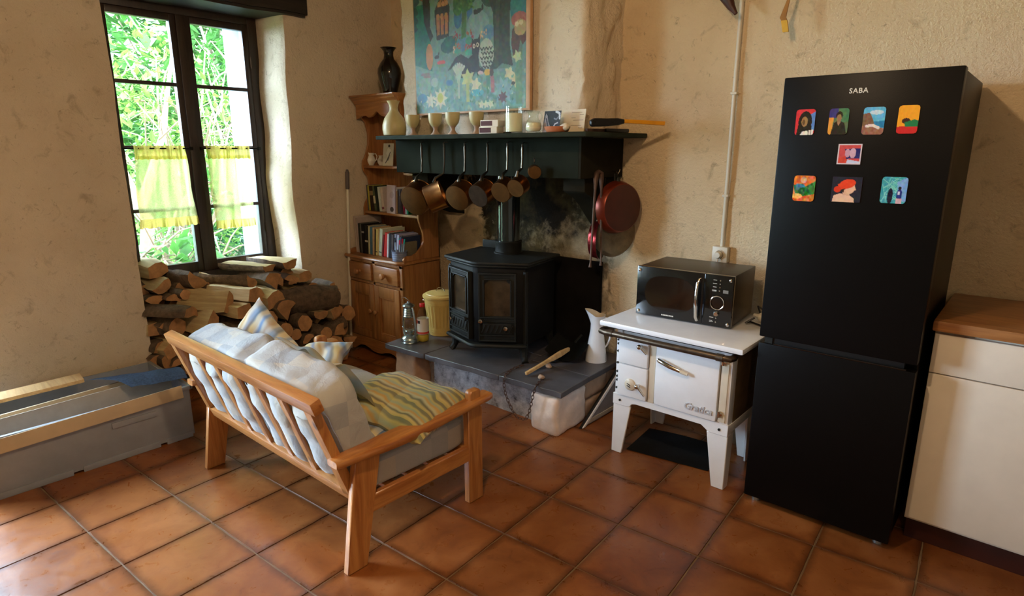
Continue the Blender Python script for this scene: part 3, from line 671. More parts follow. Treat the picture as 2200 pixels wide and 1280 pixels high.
for p in (-.262, .262):
    bm = NB(); box(bm, (p, .03, .33), (.02, .03, .43), bev=.004); obj('corner_post', bm, M['iron'], st_)
# ------------------------------------------------------------------ pine dresser
DX0, DX1, DY0, DY1 = -3.905, -3.272, 2.615, 2.965
DM = (DX0+DX1)/2; DU = -3.425        # centre stile; right edge of the upper stage beside the mantel
ds = thing('pine_dresser', 'small pine dresser in the corner with open shelves over drawers and doors', 'dresser', (DM, 2.8, 0))
P_ = lambda nm, bm, m, par=None, **k: obj(nm, bm, M[m], par or ds, world=True, **k)
bm = NB(); bx(bm, DX0, DX0+.018, DY0+.012, DY1, .06, .708, .002); bx(bm, DX1-.018, DX1, DY0+.012, DY1, .0, .708, .002); bx(bm, DX0, DX1, DY1-.01, DY1, .06, .708)
bx(bm, DX0, DX1, DY0+.01, DY0+.03, .10, .13, .002); bx(bm, DX0, DX0+.03, DY0+.005, DY0+.03, .12, .708, .002); bx(bm, DX1-.032, DX1, DY0+.005, DY0+.03, .12, .708, .002); bx(bm, DM-.015, DM+.015, DY0+.005, DY0+.03, .50, .708, .002)
bx(bm, DX0, DX1, DY0+.005, DY0+.03, .688, .711, .002); bx(bm, DX0, DX1, DY0+.005, DY0+.03, .537, .557, .002); P_('carcass', bm, 'pine_z')
W_ = DX1-DX0
bm = NB(); q = [(a*W_/.485, b) for a, b in [(0, .12), (0, 0), (.03, 0), (.05, .02), (.09, .045), (.13, .05), (.17, .04), (.2, .025), (.2425, .02), (.285, .025), (.315, .04), (.355, .05), (.395, .045), (.435, .02), (.455, 0), (.485, 0), (.485, .12)]]
prism(bm, q, (DX0, DY0-.004, 0), (1, 0, 0), (0, 0, 1), (0, .018, 0), bev=.002); P_('plinth', bm, 'pine_x')
bm = NB(); prism(bm, [(DX0-.01, DY0-.018), (DX1-.03, DY0-.018), (DX1+.014, DY0+.018), (DX1+.014, DY1), (DX0-.01, DY1)], (0, 0, .711), (1, 0, 0), (0, 1, 0), (0, 0, .024), bev=.007); P_('top_board', bm, 'pine_x')
def knob(x, y, z, r, par):
    bm = NB(); mm = Matrix.Translation((x, y, z)) @ Matrix.Rotation(R(90), 4, 'X'); lathe(bm, [(0, 0), (r*.5, 0), (r*.36, r*.5), (r*.85, r*.85), (r, r*1.3), (r*.78, r*1.75), (0, r*1.95)], 18, mm); P_('knob', bm, 'pine_z', par)
for a, b in ((DX0+.034, DM-.018), (DM+.018, DX1-.036)):
    bm = NB(); bx(bm, a, b, DY0-.010, DY0+.02, .562, .684, .008); d = P_('drawer', bm, 'pine_x'); knob((a+b)/2, DY0-.010, .623, .024, d)
for a, b, kx in ((DX0+.032, DM-.004, DM-.03), (DM+.004, DX1-.034, DM+.03)):
    bm = NB(); z0, z1 = .125, .534; s = .05
    bx(bm, a, a+s, DY0-.004, DY0+.02, z0, z1, .003); bx(bm, b-s, b, DY0-.004, DY0+.02, z0, z1, .003); bx(bm, a+s, b-s, DY0-.004, DY0+.02, z1-.075, z1, .003); bx(bm, a+s, b-s, DY0-.004, DY0+.02, z0, z0+.05, .003)
    bx(bm, a+s-.002, b-s+.002, DY0+.010, DY0+.018, z0+.04, z1-.06)
    for p in ((a+s, a+s+.012, z0+.05, z1-.075), (b-s-.012, b-s, z0+.05, z1-.075)): bx(bm, p[0], p[1], DY0, DY0+.012, p[2], p[3], .003)
    for p in (z1-.087, z0+.05): bx(bm, a+s, b-s, DY0, DY0+.012, p, p+.012, .003)
    d = P_('cupboard_door', bm, 'pine_z'); knob(kx, DY0-.004, .34, .017, d)
# open shelves above
prof = [(DY1, .735), (2.645, .735), (2.64, .75), (2.65, .765), (2.68, .772), (2.72, .77), (2.76, .785), (2.80, .82), (2.825, .86), (2.822, .92), (2.80, .97), (2.785, 1.01), (2.785, 1.06), (2.80, 1.10), (2.835, 1.15), (2.845, 1.22), (2.83, 1.29), (2.80, 1.325)]
up_ = [(2.79, 1.36), (2.795, 1.40), (2.82, 1.44), (2.85, 1.52), (2.855, 1.60), (2.835, 1.68), (2.79, 1.72), (2.775, 1.76), (2.775, 1.80), (DY1, 1.80)]
bm = NB(); prism(bm, prof+up_, (DX0, 0, 0), (0, 1, 0), (0, 0, 1), (.018, 0, 0), bev=.002); P_('side_panel', bm, 'pine_z')
bm = NB(); prism(bm, prof+[(DY1, 1.325)], (DX1-.018, 0, 0), (0, 1, 0), (0, 0, 1), (.018, 0, 0), bev=.002); P_('side_panel', bm, 'pine_z')
bm = NB(); prism(bm, [(DY1, 1.325), (2.80, 1.325)]+up_, (DU-.018, 0, 0), (0, 1, 0), (0, 0, 1), (.018, 0, 0), bev=.002); P_('side_panel', bm, 'pine_z')
x0 = DX0+.018
while x0 < DX1-.02:
    x1 = min(x0+.0765, DX1-.018); bm = NB(); bx(bm, x0, x1-.0015, DY1-.012, DY1, .735, 1.80 if x1 < DU else 1.325, .0015); P_('back_board', bm, 'pine_z'); x0 += .0765
for z, yf, xr in ((1.02, 2.785, DX1-.016), (1.352, 2.795, DU-.016)):
    bm = NB(); bx(bm, DX0+.016, xr, yf, DY1-.01, z, z+.018, .003); P_('shelf', bm, 'pine_x')
bm = NB(); bx(bm, DU-.01, DX1, 2.80, DY1, 1.31, 1.325, .002); P_('shoulder_board', bm, 'pine_x')
bm = NB(); q = [(0, .11), (0, 0), (.03, .002), (.07, .018), (.11, .02), (.15, .005), (.19, .012), (.2425, .045), (.295, .012), (.335, .005), (.375, .02), (.415, .018), (.455, .002), (.48, 0), (.48, .11)]
prism(bm, q, (DX0, 2.768, 1.70), (1, 0, 0), (0, 0, 1), (0, .016, 0), bev=.002); P_('frieze', bm, 'pine_x')
bm = NB(); q = [(2.775, 1.79), (2.765, 1.80), (2.762, 1.812), (2.74, 1.828), (2.734, 1.842), (2.722, 1.845), (2.722, 1.858), (DY1, 1.858), (DY1, 1.79)]
prism(bm, q, (DX0-.012, 0, 0), (0, 1, 0), (0, 0, 1), (DU-DX0+.015, 0, 0), bev=.001); P_('cornice', bm, 'pine_x')
# things on the dresser
def lth(name, prof, mats, label, cat, loc, group=None, seg=32, parts=None, rot=None):
    """turned vessel; one mesh with optional further parts"""
    bm = NB(); lathe(bm, prof, seg)
    if not parts:
        o = obj(name, bm, mats); o.location = loc; return tag(o, label, cat, group)
    th = thing(name, label, cat, loc, 0, group); obj('body', bm, mats, th)
    for nm, b2, m2 in parts: obj(nm, b2, m2, th)
    return th
lth('vase', [(0, 0), (.048, 0), (.05, .004), (.052, .02), (.075, .10), (.083, .14), (.08, .17), (.06, .21), (.038, .235), (.032, .26), (.034, .285), (.05, .305), (.057, .31), (.05, .306), (.028, .28), (.026, .24), (0, .2)],
    mat('black_lustre_glaze', (22, 18, 16), .12, .2, var=.6, sc=26, coat=.7), 'glossy black baluster vase standing on top of the pine dresser', 'vase', (ony(838, 190, 2.86).x, 2.86, 1.858))
def jug_small(name, loc, s, label, rz):
    th = thing(name, label, 'jug', loc, rz)
    bm = NB(); lathe(bm, [(0, 0), (.022*s, 0), (.024*s, .004*s), (.036*s, .025*s), (.038*s, .042*s), (.03*s, .06*s), (.023*s, .072*s), (.028*s, .09*s), (.025*s, .088*s), (.019*s, .072*s), (0, .05*s)], 24)
    for v in bm.verts:
        if v.co.z > .075*s and v.co.x < 0: v.co.x *= 1+.9*(v.co.z/s-.075)/.015*.6; v.co.z += .004*s
    obj('body', bm, M['porcelain'], th)
    bm = NB(); tube(bm, [(.024*s, 0, .08*s), (.045*s, 0, .085*s), (.056*s, 0, .065*s), (.05*s, 0, .04*s), (.036*s, 0, .03*s)], .0035*s, 8); obj('handle', bm, M['porcelain'], th)
p = onz(797, 352, 1.37); jug_small('cream_jug', (ony(797, 352, 2.87).x, 2.87, 1.37), 1.0, 'small white china jug with handle on the dresser\'s upper shelf', 20)
lth('china_pot', [(0, 0), (.02, 0), (.03, .02), (.032, .04), (.02, .055), (.018, .065), (.024, .072), (.02, .07), (0, .05)], M['porcelain'], 'tiny white china pot between the cream jug and the bird card', 'pot', (ony(820, 352, 2.90).x, 2.90, 1.37))
# ---- flat prints, drawn as coloured point grids
class Cv:
    def __init__(s, w, h, col=(128, 128, 128)):
        s.w, s.h = w, h; s.a = np.zeros((h, w, 3)); s.a[:] = np.array(col)/255; s.y, s.x = np.mgrid[0:h, 0:w]
        s.x = (s.x+.5)/w; s.y = (s.y+.5)/h       # 0..1, y down
    def put(s, m, c, al=1.0): s.a[m] = s.a[m]*(1-al)+np.array(c)/255*al
    def ell(s, cx, cy, rx, ry, c, rot=0, al=1.0):
        t = math.radians(rot); k = s.h_w if hasattr(s, 'h_w') else 1; dx, dy = s.x-cx, (s.y-cy)*k
        u, v = dx*math.cos(t)+dy*math.sin(t), -dx*math.sin(t)+dy*math.cos(t); s.put((u/rx)**2+(v/(ry*k))**2 < 1, c, al)
    def poly(s, pts, c, al=1.0):
        m = np.zeros(s.x.shape, bool); n_ = len(pts)
        for i in range(n_):
            x1, y1 = pts[i]; x2, y2 = pts[(i+1) % n_]
            if y1 == y2: continue
            cond = ((s.y < y1) != (s.y < y2)) & (s.x < (x2-x1)*(s.y-y1)/(y2-y1)+x1); m ^= cond
        s.put(m, c, al)
    def line(s, pts, w_, c, al=1.0):
        for (x1, y1), (x2, y2) in zip(pts, pts[1:]):
            dx, dy = x2-x1, y2-y1; L = dx*dx+dy*dy+1e-9; t = np.clip(((s.x-x1)*dx+(s.y-y1)*dy)/L, 0, 1)
            s.put((s.x-x1-t*dx)**2+(s.y-y1-t*dy)**2 < w_*w_, c, al)
    def mottle(s, seed, amt, n_=14):
        rg = np.random.RandomState(seed); g = rg.rand(n_+2, n_+2, 3)*.6+rg.rand(n_+2, n_+2, 1)*.4-.5; fx, fy = s.x*n_, s.y*n_; ix, iy = fx.astype(int), fy.astype(int); tx, ty = (fx-ix)[..., None], (fy-iy)[..., None]
        tx, ty = tx*tx*(3-2*tx), ty*ty*(3-2*ty)
        v = (g[iy, ix]*(1-tx)+g[iy, ix+1]*tx)*(1-ty)+(g[iy+1, ix]*(1-tx)+g[iy+1, ix+1]*tx)*ty; s.a = np.clip(s.a+v*amt, 0, 1)
def print_bm(cv, o, u, v, n, thick, rounded=0):
    """card with the drawing on its front face; o = top left corner, u = right edge, v = down edge, n = outward normal"""
    o, u, v, n = map(Vector, (o, u, v, n)); W, H = cv.w, cv.h
    vs = []; 
    for j in range(H):
        for i in range(W):
            a, b = i/(W-1), j/(H-1); vs.append((o+u*a+v*b)[:])
    fs = [(j*W+i, (j+1)*W+i, (j+1)*W+i+1, j*W+i+1) for j in range(H-1) for i in range(W-1)]
    if rounded:
        rx, ry = rounded/u.length, rounded/v.length
        def ok(a, b):
            ex, ey = max(0, rx-a, a-(1-rx))/rx, max(0, ry-b, b-(1-ry))/ry; return ex*ex+ey*ey < 1.05
        fs = [f for f in fs if all(ok((k % W)/(W-1), (k//W)/(H-1)) for k in f)]
    k = len(vs); e = thick*n; r_ = .0 if not rounded else .12
    q = [(0, 0), (1, 0), (1, 1), (0, 1)] if not rounded else [(rx*.3, ry*.3), (rx, 0), (1-rx, 0), (1-rx*.3, ry*.3), (1, ry), (1, 1-ry), (1-rx*.3, 1-ry*.3), (1-rx, 1), (rx, 1), (rx*.3, 1-ry*.3), (0, 1-ry), (0, ry)][1:]+[(rx*.3, ry*.3)]
    fr_ = [(o+u*a+v*b-n*.00015) for a, b in q]; bk = [p-e for p in fr_]; m_ = len(q)
    vs += [p[:] for p in fr_]+[p[:] for p in bk]; fs += [tuple(k+m_+i for i in range(m_))]+[(k+i, k+(i+1) % m_, k+m_+(i+1) % m_, k+m_+i) for i in range(m_)]
    me = bpy.data.meshes.new('print'); me.from_pydata(vs, [], fs); ca = me.color_attributes.new('Col', 'FLOAT_COLOR', 'POINT')
    lin = np.where(cv.a <= .04045, cv.a/12.92, ((cv.a+.055)/1.055)**2.4).reshape(-1, 3); al = np.ones((len(vs), 4)); al[:k, :3] = lin; al[k:, :3] = lin.mean(0)*.8
    ca.data.foreach_set('color', al.ravel()); return me
def printed(name, cv, o, u, v, n, thick, label, cat, mt='print', rounded=0, group=None, parent=None):
    o = Vector(o); me = print_bm(cv, (0, 0, 0), u, v, n, thick, rounded); me.materials.append(M[mt]); me.name = name
    ob = bpy.data.objects.new(name, me); COL.objects.link(ob)
    if parent: ob.parent = parent; ob.location = wm(parent).inverted() @ o; return ob
    ob.location = o; return tag(ob, label, cat, group)
c = Cv(60, 100, (214, 210, 196)); c.mottle(3, .05)
c.ell(.56, .12, .1, .06, (60, 58, 54)); c.poly([(.45, .2), (.75, .28), (.8, .42), (.62, .6), (.5, .7), (.45, .55), (.3, .45)], (236, 234, 226)); c.line([(.7, .4), (.55, .6), (.4, .78), (.3, .86)], .03, (70, 72, 70)); c.line([(.62, .52), (.5, .72)], .05, (90, 90, 86))
printed('bird_card', c, (ony(824, 330, 2.84).x, 2.845, 1.528), (.13, -.01, 0), (0, -.02, -.157), (0, -1, .1), .003, 'white card with a grey and black bird leaning on the upper dresser shelf', 'card')
# ---- books
def book(x, y, z, w_, h, d, col, lean=0, twist=0, label='', band=None, group='books', pages=(206, 198, 180)):
    th = thing('book', label, 'book', (x, y, z), 0, group, rot=(0, R(lean), R(twist)))
    key = 'cover_%d_%d_%d' % col
    if key not in M: M[key] = mat(key, col, .6, var=.1, sc=25, spec=.15)
    bm = NB(); bx(bm, 0, .002, 0, d, 0, h); bx(bm, w_-.002, w_, 0, d, 0, h); bx(bm, 0, w_, -.002, .001, 0, h, .001); obj('cover', bm, M[key], th)
    bm = NB(); bx(bm, .002, w_-.002, .001, d-.004, .003, h-.004); obj('pages', bm, M['paper'], th)
    if band:
        k2 = 'cover_%d_%d_%d' % band[0]
        if k2 not in M: M[k2] = mat(k2, band[0], .5, var=.1)
        bm = NB()
        for a, b in band[1]: bx(bm, .001, w_-.001, -.0032, -.0015, h*a, h*b)
        obj('spine_label', bm, M[k2], th)
G1, G2 = 'books on the upper row of the dresser', 'books on the lower row of the dresser'
def row(y, z, items, g, where):
    for it in items:
        u, wpx, hpx, d, col, lean, desc = it[:7]; band = it[7] if len(it) > 7 else None
        x = -3.884+(u-items[0][0])*.00405
        book(x, y, z+abs(math.sin(R(lean)))*(wpx*.0039 if lean > 0 else 0), wpx*.0040, hpx*.00305, min(d, DY1-.02-y), col, lean, 0, desc+' '+where, band, g)
UY = 2.815
up = [(783, 4, 62, .15, (92, 96, 98), -3, 'thin grey book at the far left end'), (786, 6, 61, .15, (176, 166, 66), -4, 'yellow-spined book second from the left'),
      (792, 11, 60, .16, (52, 40, 30), -4, 'dark brown book with a mottled spine', ((140, 120, 76), [(.62, .8)])), (804, 6, 61, .14, (84, 92, 66), -7, 'olive green book', ((206, 196, 160), [(.3, .6)])),
      (811, 6, 60, .14, (34, 44, 38), -8, 'dark green book'), (818.5, 6, 59, .16, (196, 202, 196), -6, 'white book'), (826, 7, 58, .15, (192, 176, 168), -6, 'pinkish grey book', ((120, 60, 70), [(.1, .2)])),
      (855, 6, 60, .15, (206, 212, 222), 10, 'white book leaning to the right'), (862.5, 4, 52, .12, (202, 172, 120), 8, 'thin tan book'), (870, 8, 56, .14, (84, 88, 104), 2, 'slate grey book'),
      (879, 5, 48, .13, (52, 44, 42), 0, 'dark book partly behind the largest copper pan'), (886, 4, 40, .12, (140, 30, 52), -4, 'crimson booklet'), (891, 4, 38, .12, (168, 160, 170), 0, 'lilac booklet'), (895.5, 4, 36, .12, (30, 130, 92), 0, 'green booklet at the far right end')]
row(UY, 1.038, up, G1, 'of the upper row')
c = Cv(40, 60, (190, 176, 190)); c.mottle(8, .06); c.ell(.6, .35, .25, .12, (150, 138, 156), al=.5); c.ell(.62, .85, .22, .09, (60, 44, 44))
printed('face_out_book', c, (ony(832, 420, 2.80).x, 2.80, 1.238), (.10, -.006, 0), (.012, -.02, -.199), (-.1, -1, .1), .012, 'lilac book turned face out in the middle of the upper row', 'book', group=G1)
LY = 2.69
lo = [(766, 5, 88, .24, (176, 160, 150), -4, 'tall pale folder at the far left end'), (771.5, 4, 84, .22, (166, 150, 142), -3, 'second tall pale folder from the left'), (776, 5, 72, .16, (44, 46, 40), -1, 'dark book'), (781.5, 3, 72, .16, (92, 92, 88), -1, 'narrow grey book'),
      (785, 8, 71, .16, (24, 22, 22), 0, 'black book', ((150, 150, 150), [(.7, .76)])), (793.5, 9, 69, .16, (28, 26, 26), 2, 'black book with a pale edge', ((196, 190, 170), [(.42, .48)])),
      (803, 4, 68, .15, (190, 184, 150), 3, 'cream book'), (807.5, 7, 67, .15, (72, 112, 134), 4, 'blue book'), (815, 5, 66, .15, (186, 160, 124), 4, 'tan book'), (820.5, 3, 62, .14, (60, 46, 36), 5, 'thin brown book'),
      (824, 5, 64, .14, (206, 190, 116), 6, 'pale yellow book', ((70, 60, 40), [(.12, .16)])), (829.5, 3, 62, .14, (182, 150, 96), 6, 'thin ochre book'), (833, 8, 66, .2, (188, 196, 176), 8, 'large pale green book', ((80, 90, 80), [(.12, .16)])),
      (842, 4, 52, .14, (98, 20, 26), 8, 'dark red book'), (847, 8, 58, .16, (186, 44, 40), 9, 'bright red book'), (856, 4, 56, .15, (206, 208, 212), 6, 'white book behind the pencil cup'), (861, 6, 58, .16, (40, 40, 50), 5, 'navy book behind the pencil cup'), (868, 6, 56, .16, (70, 60, 66), 5, 'dark plum book behind the pencils'),
      (876, 5, 58, .17, (128, 134, 164), 6, 'bluish grey book right of the pencils'), (882, 5, 57, .17, (152, 150, 176), 8, 'pale lilac book'), (888.5, 5, 53, .17, (46, 56, 84), 8, 'navy book leaning at the right end'), (896, 3, 40, .13, (120, 112, 92), 4, 'low brown book at the far right end')]
row(LY, .735, lo, G2, 'of the lower row')
# pencil cup
cp = thing('pencil_cup', 'blue-grey ribbed cup of pens at the front of the dresser top', 'cup', (-3.345, 2.665, .735))
bm = NB(); lathe(bm, [(0, 0), (.046, 0), (.05, .004), (.051, .02), (.049, .022), (.052, .035), (.05, .037), (.053, .05), (.051, .052), (.054, .068), (.056, .07), (.052, .07), (.047, .01), (0, .008)], 28); obj('cup', bm, mat('blue_grey_cup', (120, 130, 158), .5), cp)
for k, (cc, hh) in enumerate([((190, 40, 70), .155), ((40, 160, 150), .15), ((30, 30, 36), .165), ((36, 150, 140), .148), ((90, 110, 150), .15), ((200, 60, 90), .15), ((50, 60, 70), .17)]):
    a = k*2.4; x, y = .028*math.cos(a), .028*math.sin(a)
    bm = NB(); tube(bm, [(x*.8, y*.8, .012), (x*1.25, y*1.25, hh-.03)], .0042, 8); e = obj('pen', bm, mat('pen_barrel_%d' % k, (150, 165, 175), .3), cp)
    bm = NB(); d_ = Vector((x*.45, y*.45, hh-.042)).normalized(); p0 = Vector((x*1.25, y*1.25, hh-.03)); tube(bm, [p0-d_*.002, p0+d_*.03], .0055, 8); obj('pen_cap', bm, mat('pen_cap_%d' % k, cc, .35), cp)
# broom pole
br = thing('broom_pole', 'thin white pole with a grey grip leaning in the corner beside the dresser', 'pole', (-3.87, 2.585, 0))
a, b = Vector((-3.895, 2.595, 0)), Vector((-3.87, 2.64, 1.345))
bm = NB(); tube(bm, [a, a.lerp(b, .9)], .011, 12); obj('pole', bm, M['plastic_white'], br, world=True)
bm = NB(); tube(bm, [a.lerp(b, .895), a.lerp(b, .9), a.lerp(b, .985), a.lerp(b, .99), b], [.012, .015, .015, .011, .008], 12); obj('grip', bm, mat('grey_grip', (92, 82, 80), .6), br, world=True)
# ------------------------------------------------------------------ on the mantel shelf
MZ = 1.572
def on_m(u, y=2.63): return ony(u, 288, y).x
lth('carafe', [(0, 0), (.06, 0), (.072, .006), (.078, .04), (.077, .07), (.063, .112), (.038, .145), (.028, .162), (.027, .18), (.034, .205), (.043, .222), (.04, .222), (.024, .19), (.022, .17), (0, .12)], M['ceramic'],
    'bulbous cream stoneware carafe at the left end of the mantel shelf', 'carafe', (on_m(848, 2.66), 2.66, MZ), parts=None)
gob = thing('goblet', 'cream stoneware goblet nearest the carafe on the mantel shelf', 'goblet', (on_m(888, 2.68), 2.68, MZ), 0, 'stoneware goblets on the mantel shelf')
bm = NB(); lathe(bm, [(.01, .045), (.022, .052), (.036, .07), (.043, .095), (.044, .128), (.041, .128), (.038, .09), (.02, .06), (0, .056)], 32); obj('bowl', bm, M['ceramic'], gob)
bm = NB(); lathe(bm, [(0, 0), (.032, 0), (.033, .004), (.02, .014), (.013, .028), (.014, .04), (.021, .051), (0, .053)], 28); obj('foot', bm, M['ceramic_rose'], gob)
dup(gob, (on_m(936, 2.66), 2.66, MZ), (0, 0, 1), 'second cream stoneware goblet from the carafe'); dup(gob, (on_m(973, 2.65), 2.65, MZ), (0, 0, 2), 'third cream stoneware goblet from the carafe, touching the second')
dup(gob, (on_m(1024, 2.69), 2.69, MZ), (0, 0, 3), 'cream stoneware goblet behind the matchboxes')
mbc = mat('matchbox_striker', (84, 46, 46), .8, var=.1)
def matchbox(loc, rz, label, open_=False):
    th = thing('matchbox', label, 'matchbox', loc, rz, 'matchboxes stacked on the mantel shelf')
    bm = NB(); bx(bm, -.062, .062, -.03, .03, 0, .036, .001); obj('sleeve', bm, M['paper'], th)
    bm = NB(); bx(bm, -.058, .022, -.0308, -.0298, .005, .031); obj('striker', bm, mbc, th)
    bm = NB(); bx(bm, .0, .066, -.0275, .0275, .003, .033, .001); obj('tray', bm, M['card_grey'], th)
matchbox((on_m(1055, 2.60), 2.60, MZ), 5, 'lower of the two white matchboxes with brown strikers'); matchbox((on_m(1058, 2.605), 2.605, MZ+.0365), 4, 'upper of the two white matchboxes with brown strikers')
th = thing('jar_candle', 'tall white candle in a clear glass jar beneath the painting', 'candle', (on_m(1104), 2.63, MZ))
bm = NB(); lathe(bm, [(0, 0), (.048, 0), (.05, .004), (.05, .14), (.047, .14), (.047, .008), (0, .008)], 32); obj('glass_jar', bm, M['jarglass'], th)
bm = NB(); lathe(bm, [(0, .008), (.0455, .008), (.0455, .105), (.03, .102), (0, .104)], 32); obj('wax', bm, M['wax'], th)
bm = NB(); tube(bm, [(0, 0, .1), (.001, 0, .118)], .0015, 6); obj('wick', bm, M['black'], th)
th = thing('glass_jug', 'small round clear glass jug half full of white salt', 'jug', (on_m(1146), 2.63, MZ))
bm = NB(); lathe(bm, [(0, 0), (.03, 0), (.042, .015), (.045, .035), (.038, .058), (.028, .075), (.027, .09), (.034, .112), (.032, .112), (.025, .09), (.026, .075), (.036, .056), (.042, .035), (.038, .016), (0, .006)], 28); obj('glass_body', bm, M['jarglass'], th)
bm = NB(); lathe(bm, [(0, .007), (.03, .008), (.04, .018), (.0415, .036), (.036, .052), (.015, .056), (0, .056)], 28); obj('salt', bm, M['wax'], th)
bm = NB(); tube(bm, [(.03, 0, .1), (.052, 0, .1), (.058, 0, .08), (.045, 0, .06)], .004, 8); obj('handle', bm, M['jarglass'], th)
lth('terracotta_dish', [(0, 0), (.05, 0), (.056, .004), (.064, .018), (.068, .028), (.064, .028), (.052, .01), (0, .009)], M['terracotta'], 'shallow terracotta dish in front of the wave postcard', 'dish', (on_m(1197, 2.61), 2.61, MZ))
bm = NB(); t = bmesh.new(); bmesh.ops.create_icosphere(t, subdivisions=2, radius=.024)
for v in t.verts: v.co = Vector((v.co.x*1.2, v.co.y, v.co.z*.75))+nv(v.co, .006, 40)
join(bm, t, Matrix.Translation((on_m(1216, 2.61), 2.60, MZ+.026))); solo('shell', bm, M['cream'], 'pale shell resting on the right edge of the terracotta dish', 'shell', (on_m(1216, 2.61), 2.60, MZ+.02))
c = Cv(50, 50, (28, 30, 36)); c.mottle(5, .08); c.poly([(0, 1), (.1, .1), (.2, .2), (.3, .5), (.5, .8), (.7, 1)], (150, 144, 150)); c.poly([(.1, .3), (.2, .35), (.35, .7), (.3, .8)], (60, 60, 72)); c.line([(.55, .95), (.7, .6), (.85, .55)], .03, (190, 190, 200)); c.line([(.7, .05), (.9, .12), (.95, .35)], .05, (200, 205, 214)); c.line([(.62, .35), (.75, .4), (.85, .3)], .03, (120, 124, 140))
xa, xb = on_m(1172, 2.68), on_m(1207, 2.68)
printed('wave_postcard', c, (xa+.006, 2.665, MZ+.11), (xb-xa, 0, 0), (-.003, -.018, -.11), (0, -1, .12), .002, 'small dark postcard of a wave propped behind the terracotta dish', 'postcard')
c = Cv(60, 40, (224, 208, 178)); c.mottle(6, .04)
for k in range(7): c.line([(.5, .14+.11*k), (.93, .13+.11*k)], .006, (150, 130, 104))
xa, xb = on_m(1195, 2.73), on_m(1253, 2.73)
printed('written_card', c, (xa, 2.752, MZ+.118), (xb-xa, 0, 0), (0, -.02, -.118), (0, -1, .12), .002, 'cream open card with ruled lines leaning on the chimney breast', 'card')
# folding saw: black handle, yellow blade cover
x0 = on_m(1262, 2.60)
th = thing('pruning_saw', 'folding tool with black handle and orange-yellow blade cover on the shelf end', 'saw', (x0, 2.62, MZ+.02), 62)
bm = NB(); prism(bm, [(0, .004), (.01, -.004), (.09, -.002), (.15, .004), (.19, .012), (.19, .034), (.15, .038), (.09, .036), (.02, .036), (0, .026)], (0, -.012, .008), (1, 0, 0), (0, 0, 1), (0, .024, 0), bev=.004); obj('handle', bm, M['black'], th)
bm = NB()
for q in (.022, .12): tube(bm, [(q, -.0135, .026), (q, .0135, .026)], .005, 10)
obj('rivet', bm, M['iron'], th)['kind'] = 'stuff'
bm = NB(); prism(bm, [(.185, .016), (.43, .006), (.435, .028), (.185, .034)], (0, -.008, .008), (1, 0, 0), (0, 0, 1), (0, .016, 0), bev=.003); obj('blade_cover', bm, M['yellow'], th)
def bar_thing(name, mats, lab, cat, p, s, rz, bev=.002):
    bm = NB(); box(bm, (0, 0, s[2]/2), s, bev=bev); o = obj(name, bm, M[mats]); o.location = p; o.rotation_euler = (0, 0, R(rz)); return tag(o, lab, cat)
bar_thing('screwdriver', 'rustiron', 'dark tool lying under the saw on the shelf end', 'tool', (-1.80, 2.76, MZ), (.17, .022, .018), 70)
bar_thing('marker_pen', 'black', 'black marker with a pale band beside the saw at the shelf end', 'pen', (-1.76, 2.86, MZ), (.17, .02, .02), 78, .006)
# ------------------------------------------------------------------ painting on the breast
c = Cv(250, 228, (104, 142, 140)); c.h_w = 228/250
def X(x): return (x-200)/1235
def Y(y): return (y+180)/1378
def PT(l): return [(X(a), Y(b)) for a, b in l]
def EL(x, y, rx, ry, col, rot=0, al=1): c.ell(X(x), Y(y), rx/1235, ry/1378, col, rot, al)
rg = random.Random(4)
c.poly(PT([(380, -180), (1100, -180), (1000, 200), (620, 330), (420, 200)]), (112, 124, 128)); c.poly(PT([(600, -180), (1100, -180), (1000, 90), (900, 180), (700, 60)]), (104, 96, 96)); EL(760, 0, 90, 40, (96, 66, 58), 10); c.poly(PT([(880, 170), (1080, 0), (1060, 60), (900, 220)]), (92, 70, 78))
c.poly(PT([(200, 280), (320, 270), (400, 560), (420, 840), (200, 770)]), (20, 106, 92)); c.poly(PT([(200, -180), (270, -180), (280, 250), (200, 300)]), (48, 76, 82)); c.poly(PT([(200, 280), (240, 290), (262, 340), (230, 360), (260, 400), (228, 430), (250, 470), (200, 500)]), (24, 62, 58))
EL(270, 110, 90, 95, (66, 52, 40)); EL(370, 170, 130, 85, (104, 64, 34)); EL(430, 110, 90, 80, (82, 62, 42))
for k in range(60): EL(270+rg.random()*200, 120+rg.random()*120, 8, 6, (146, 88, 40))
c.poly(PT([(260, -180), (400, -180), (400, 200), (410, 350), (400, 470), (440, 550), (400, 590), (330, 420), (320, 260)]), (44, 38, 32)); EL(385, 715, 44, 110, (196, 124, 52))
c.poly(PT([(460, 345), (560, 200), (640, 330), (625, 570), (480, 590)]), (48, 36, 28)); c.poly(PT([(492, 322), (560, 222), (622, 318)]), (168, 112, 66)); c.poly(PT([(545, 240), (575, 240), (572, 325), (548, 325)]), (60, 40, 28)); c.poly(PT([(470, 335), (636, 325), (636, 375), (466, 385)]), (44, 32, 24))
for x in (500, 548, 597):
    c.poly(PT([(x-20, 400), (x+22, 398), (x+18, 545), (x-14, 550)]), (178, 112, 54)); EL(x, 400, 20, 26, (186, 120, 60))
EL(560, 250, 18, 24, (196, 150, 110)); EL(515, 300, 18, 20, (186, 132, 90)); EL(563, 300, 18, 20, (196, 142, 96)); EL(605, 295, 16, 20, (186, 132, 90))
EL(730, 440, 45, 80, (50, 100, 150)); EL(860, 400, 30, 80, (60, 104, 160)); EL(770, 650, 60, 60, (84, 130, 170)); EL(950, 520, 120, 110, (124, 160, 168)); EL(1060, 590, 60, 60, (84, 130, 170))
c.poly(PT([(780, 370), (830, 370), (815, 600), (765, 605)]), (66, 110, 58))
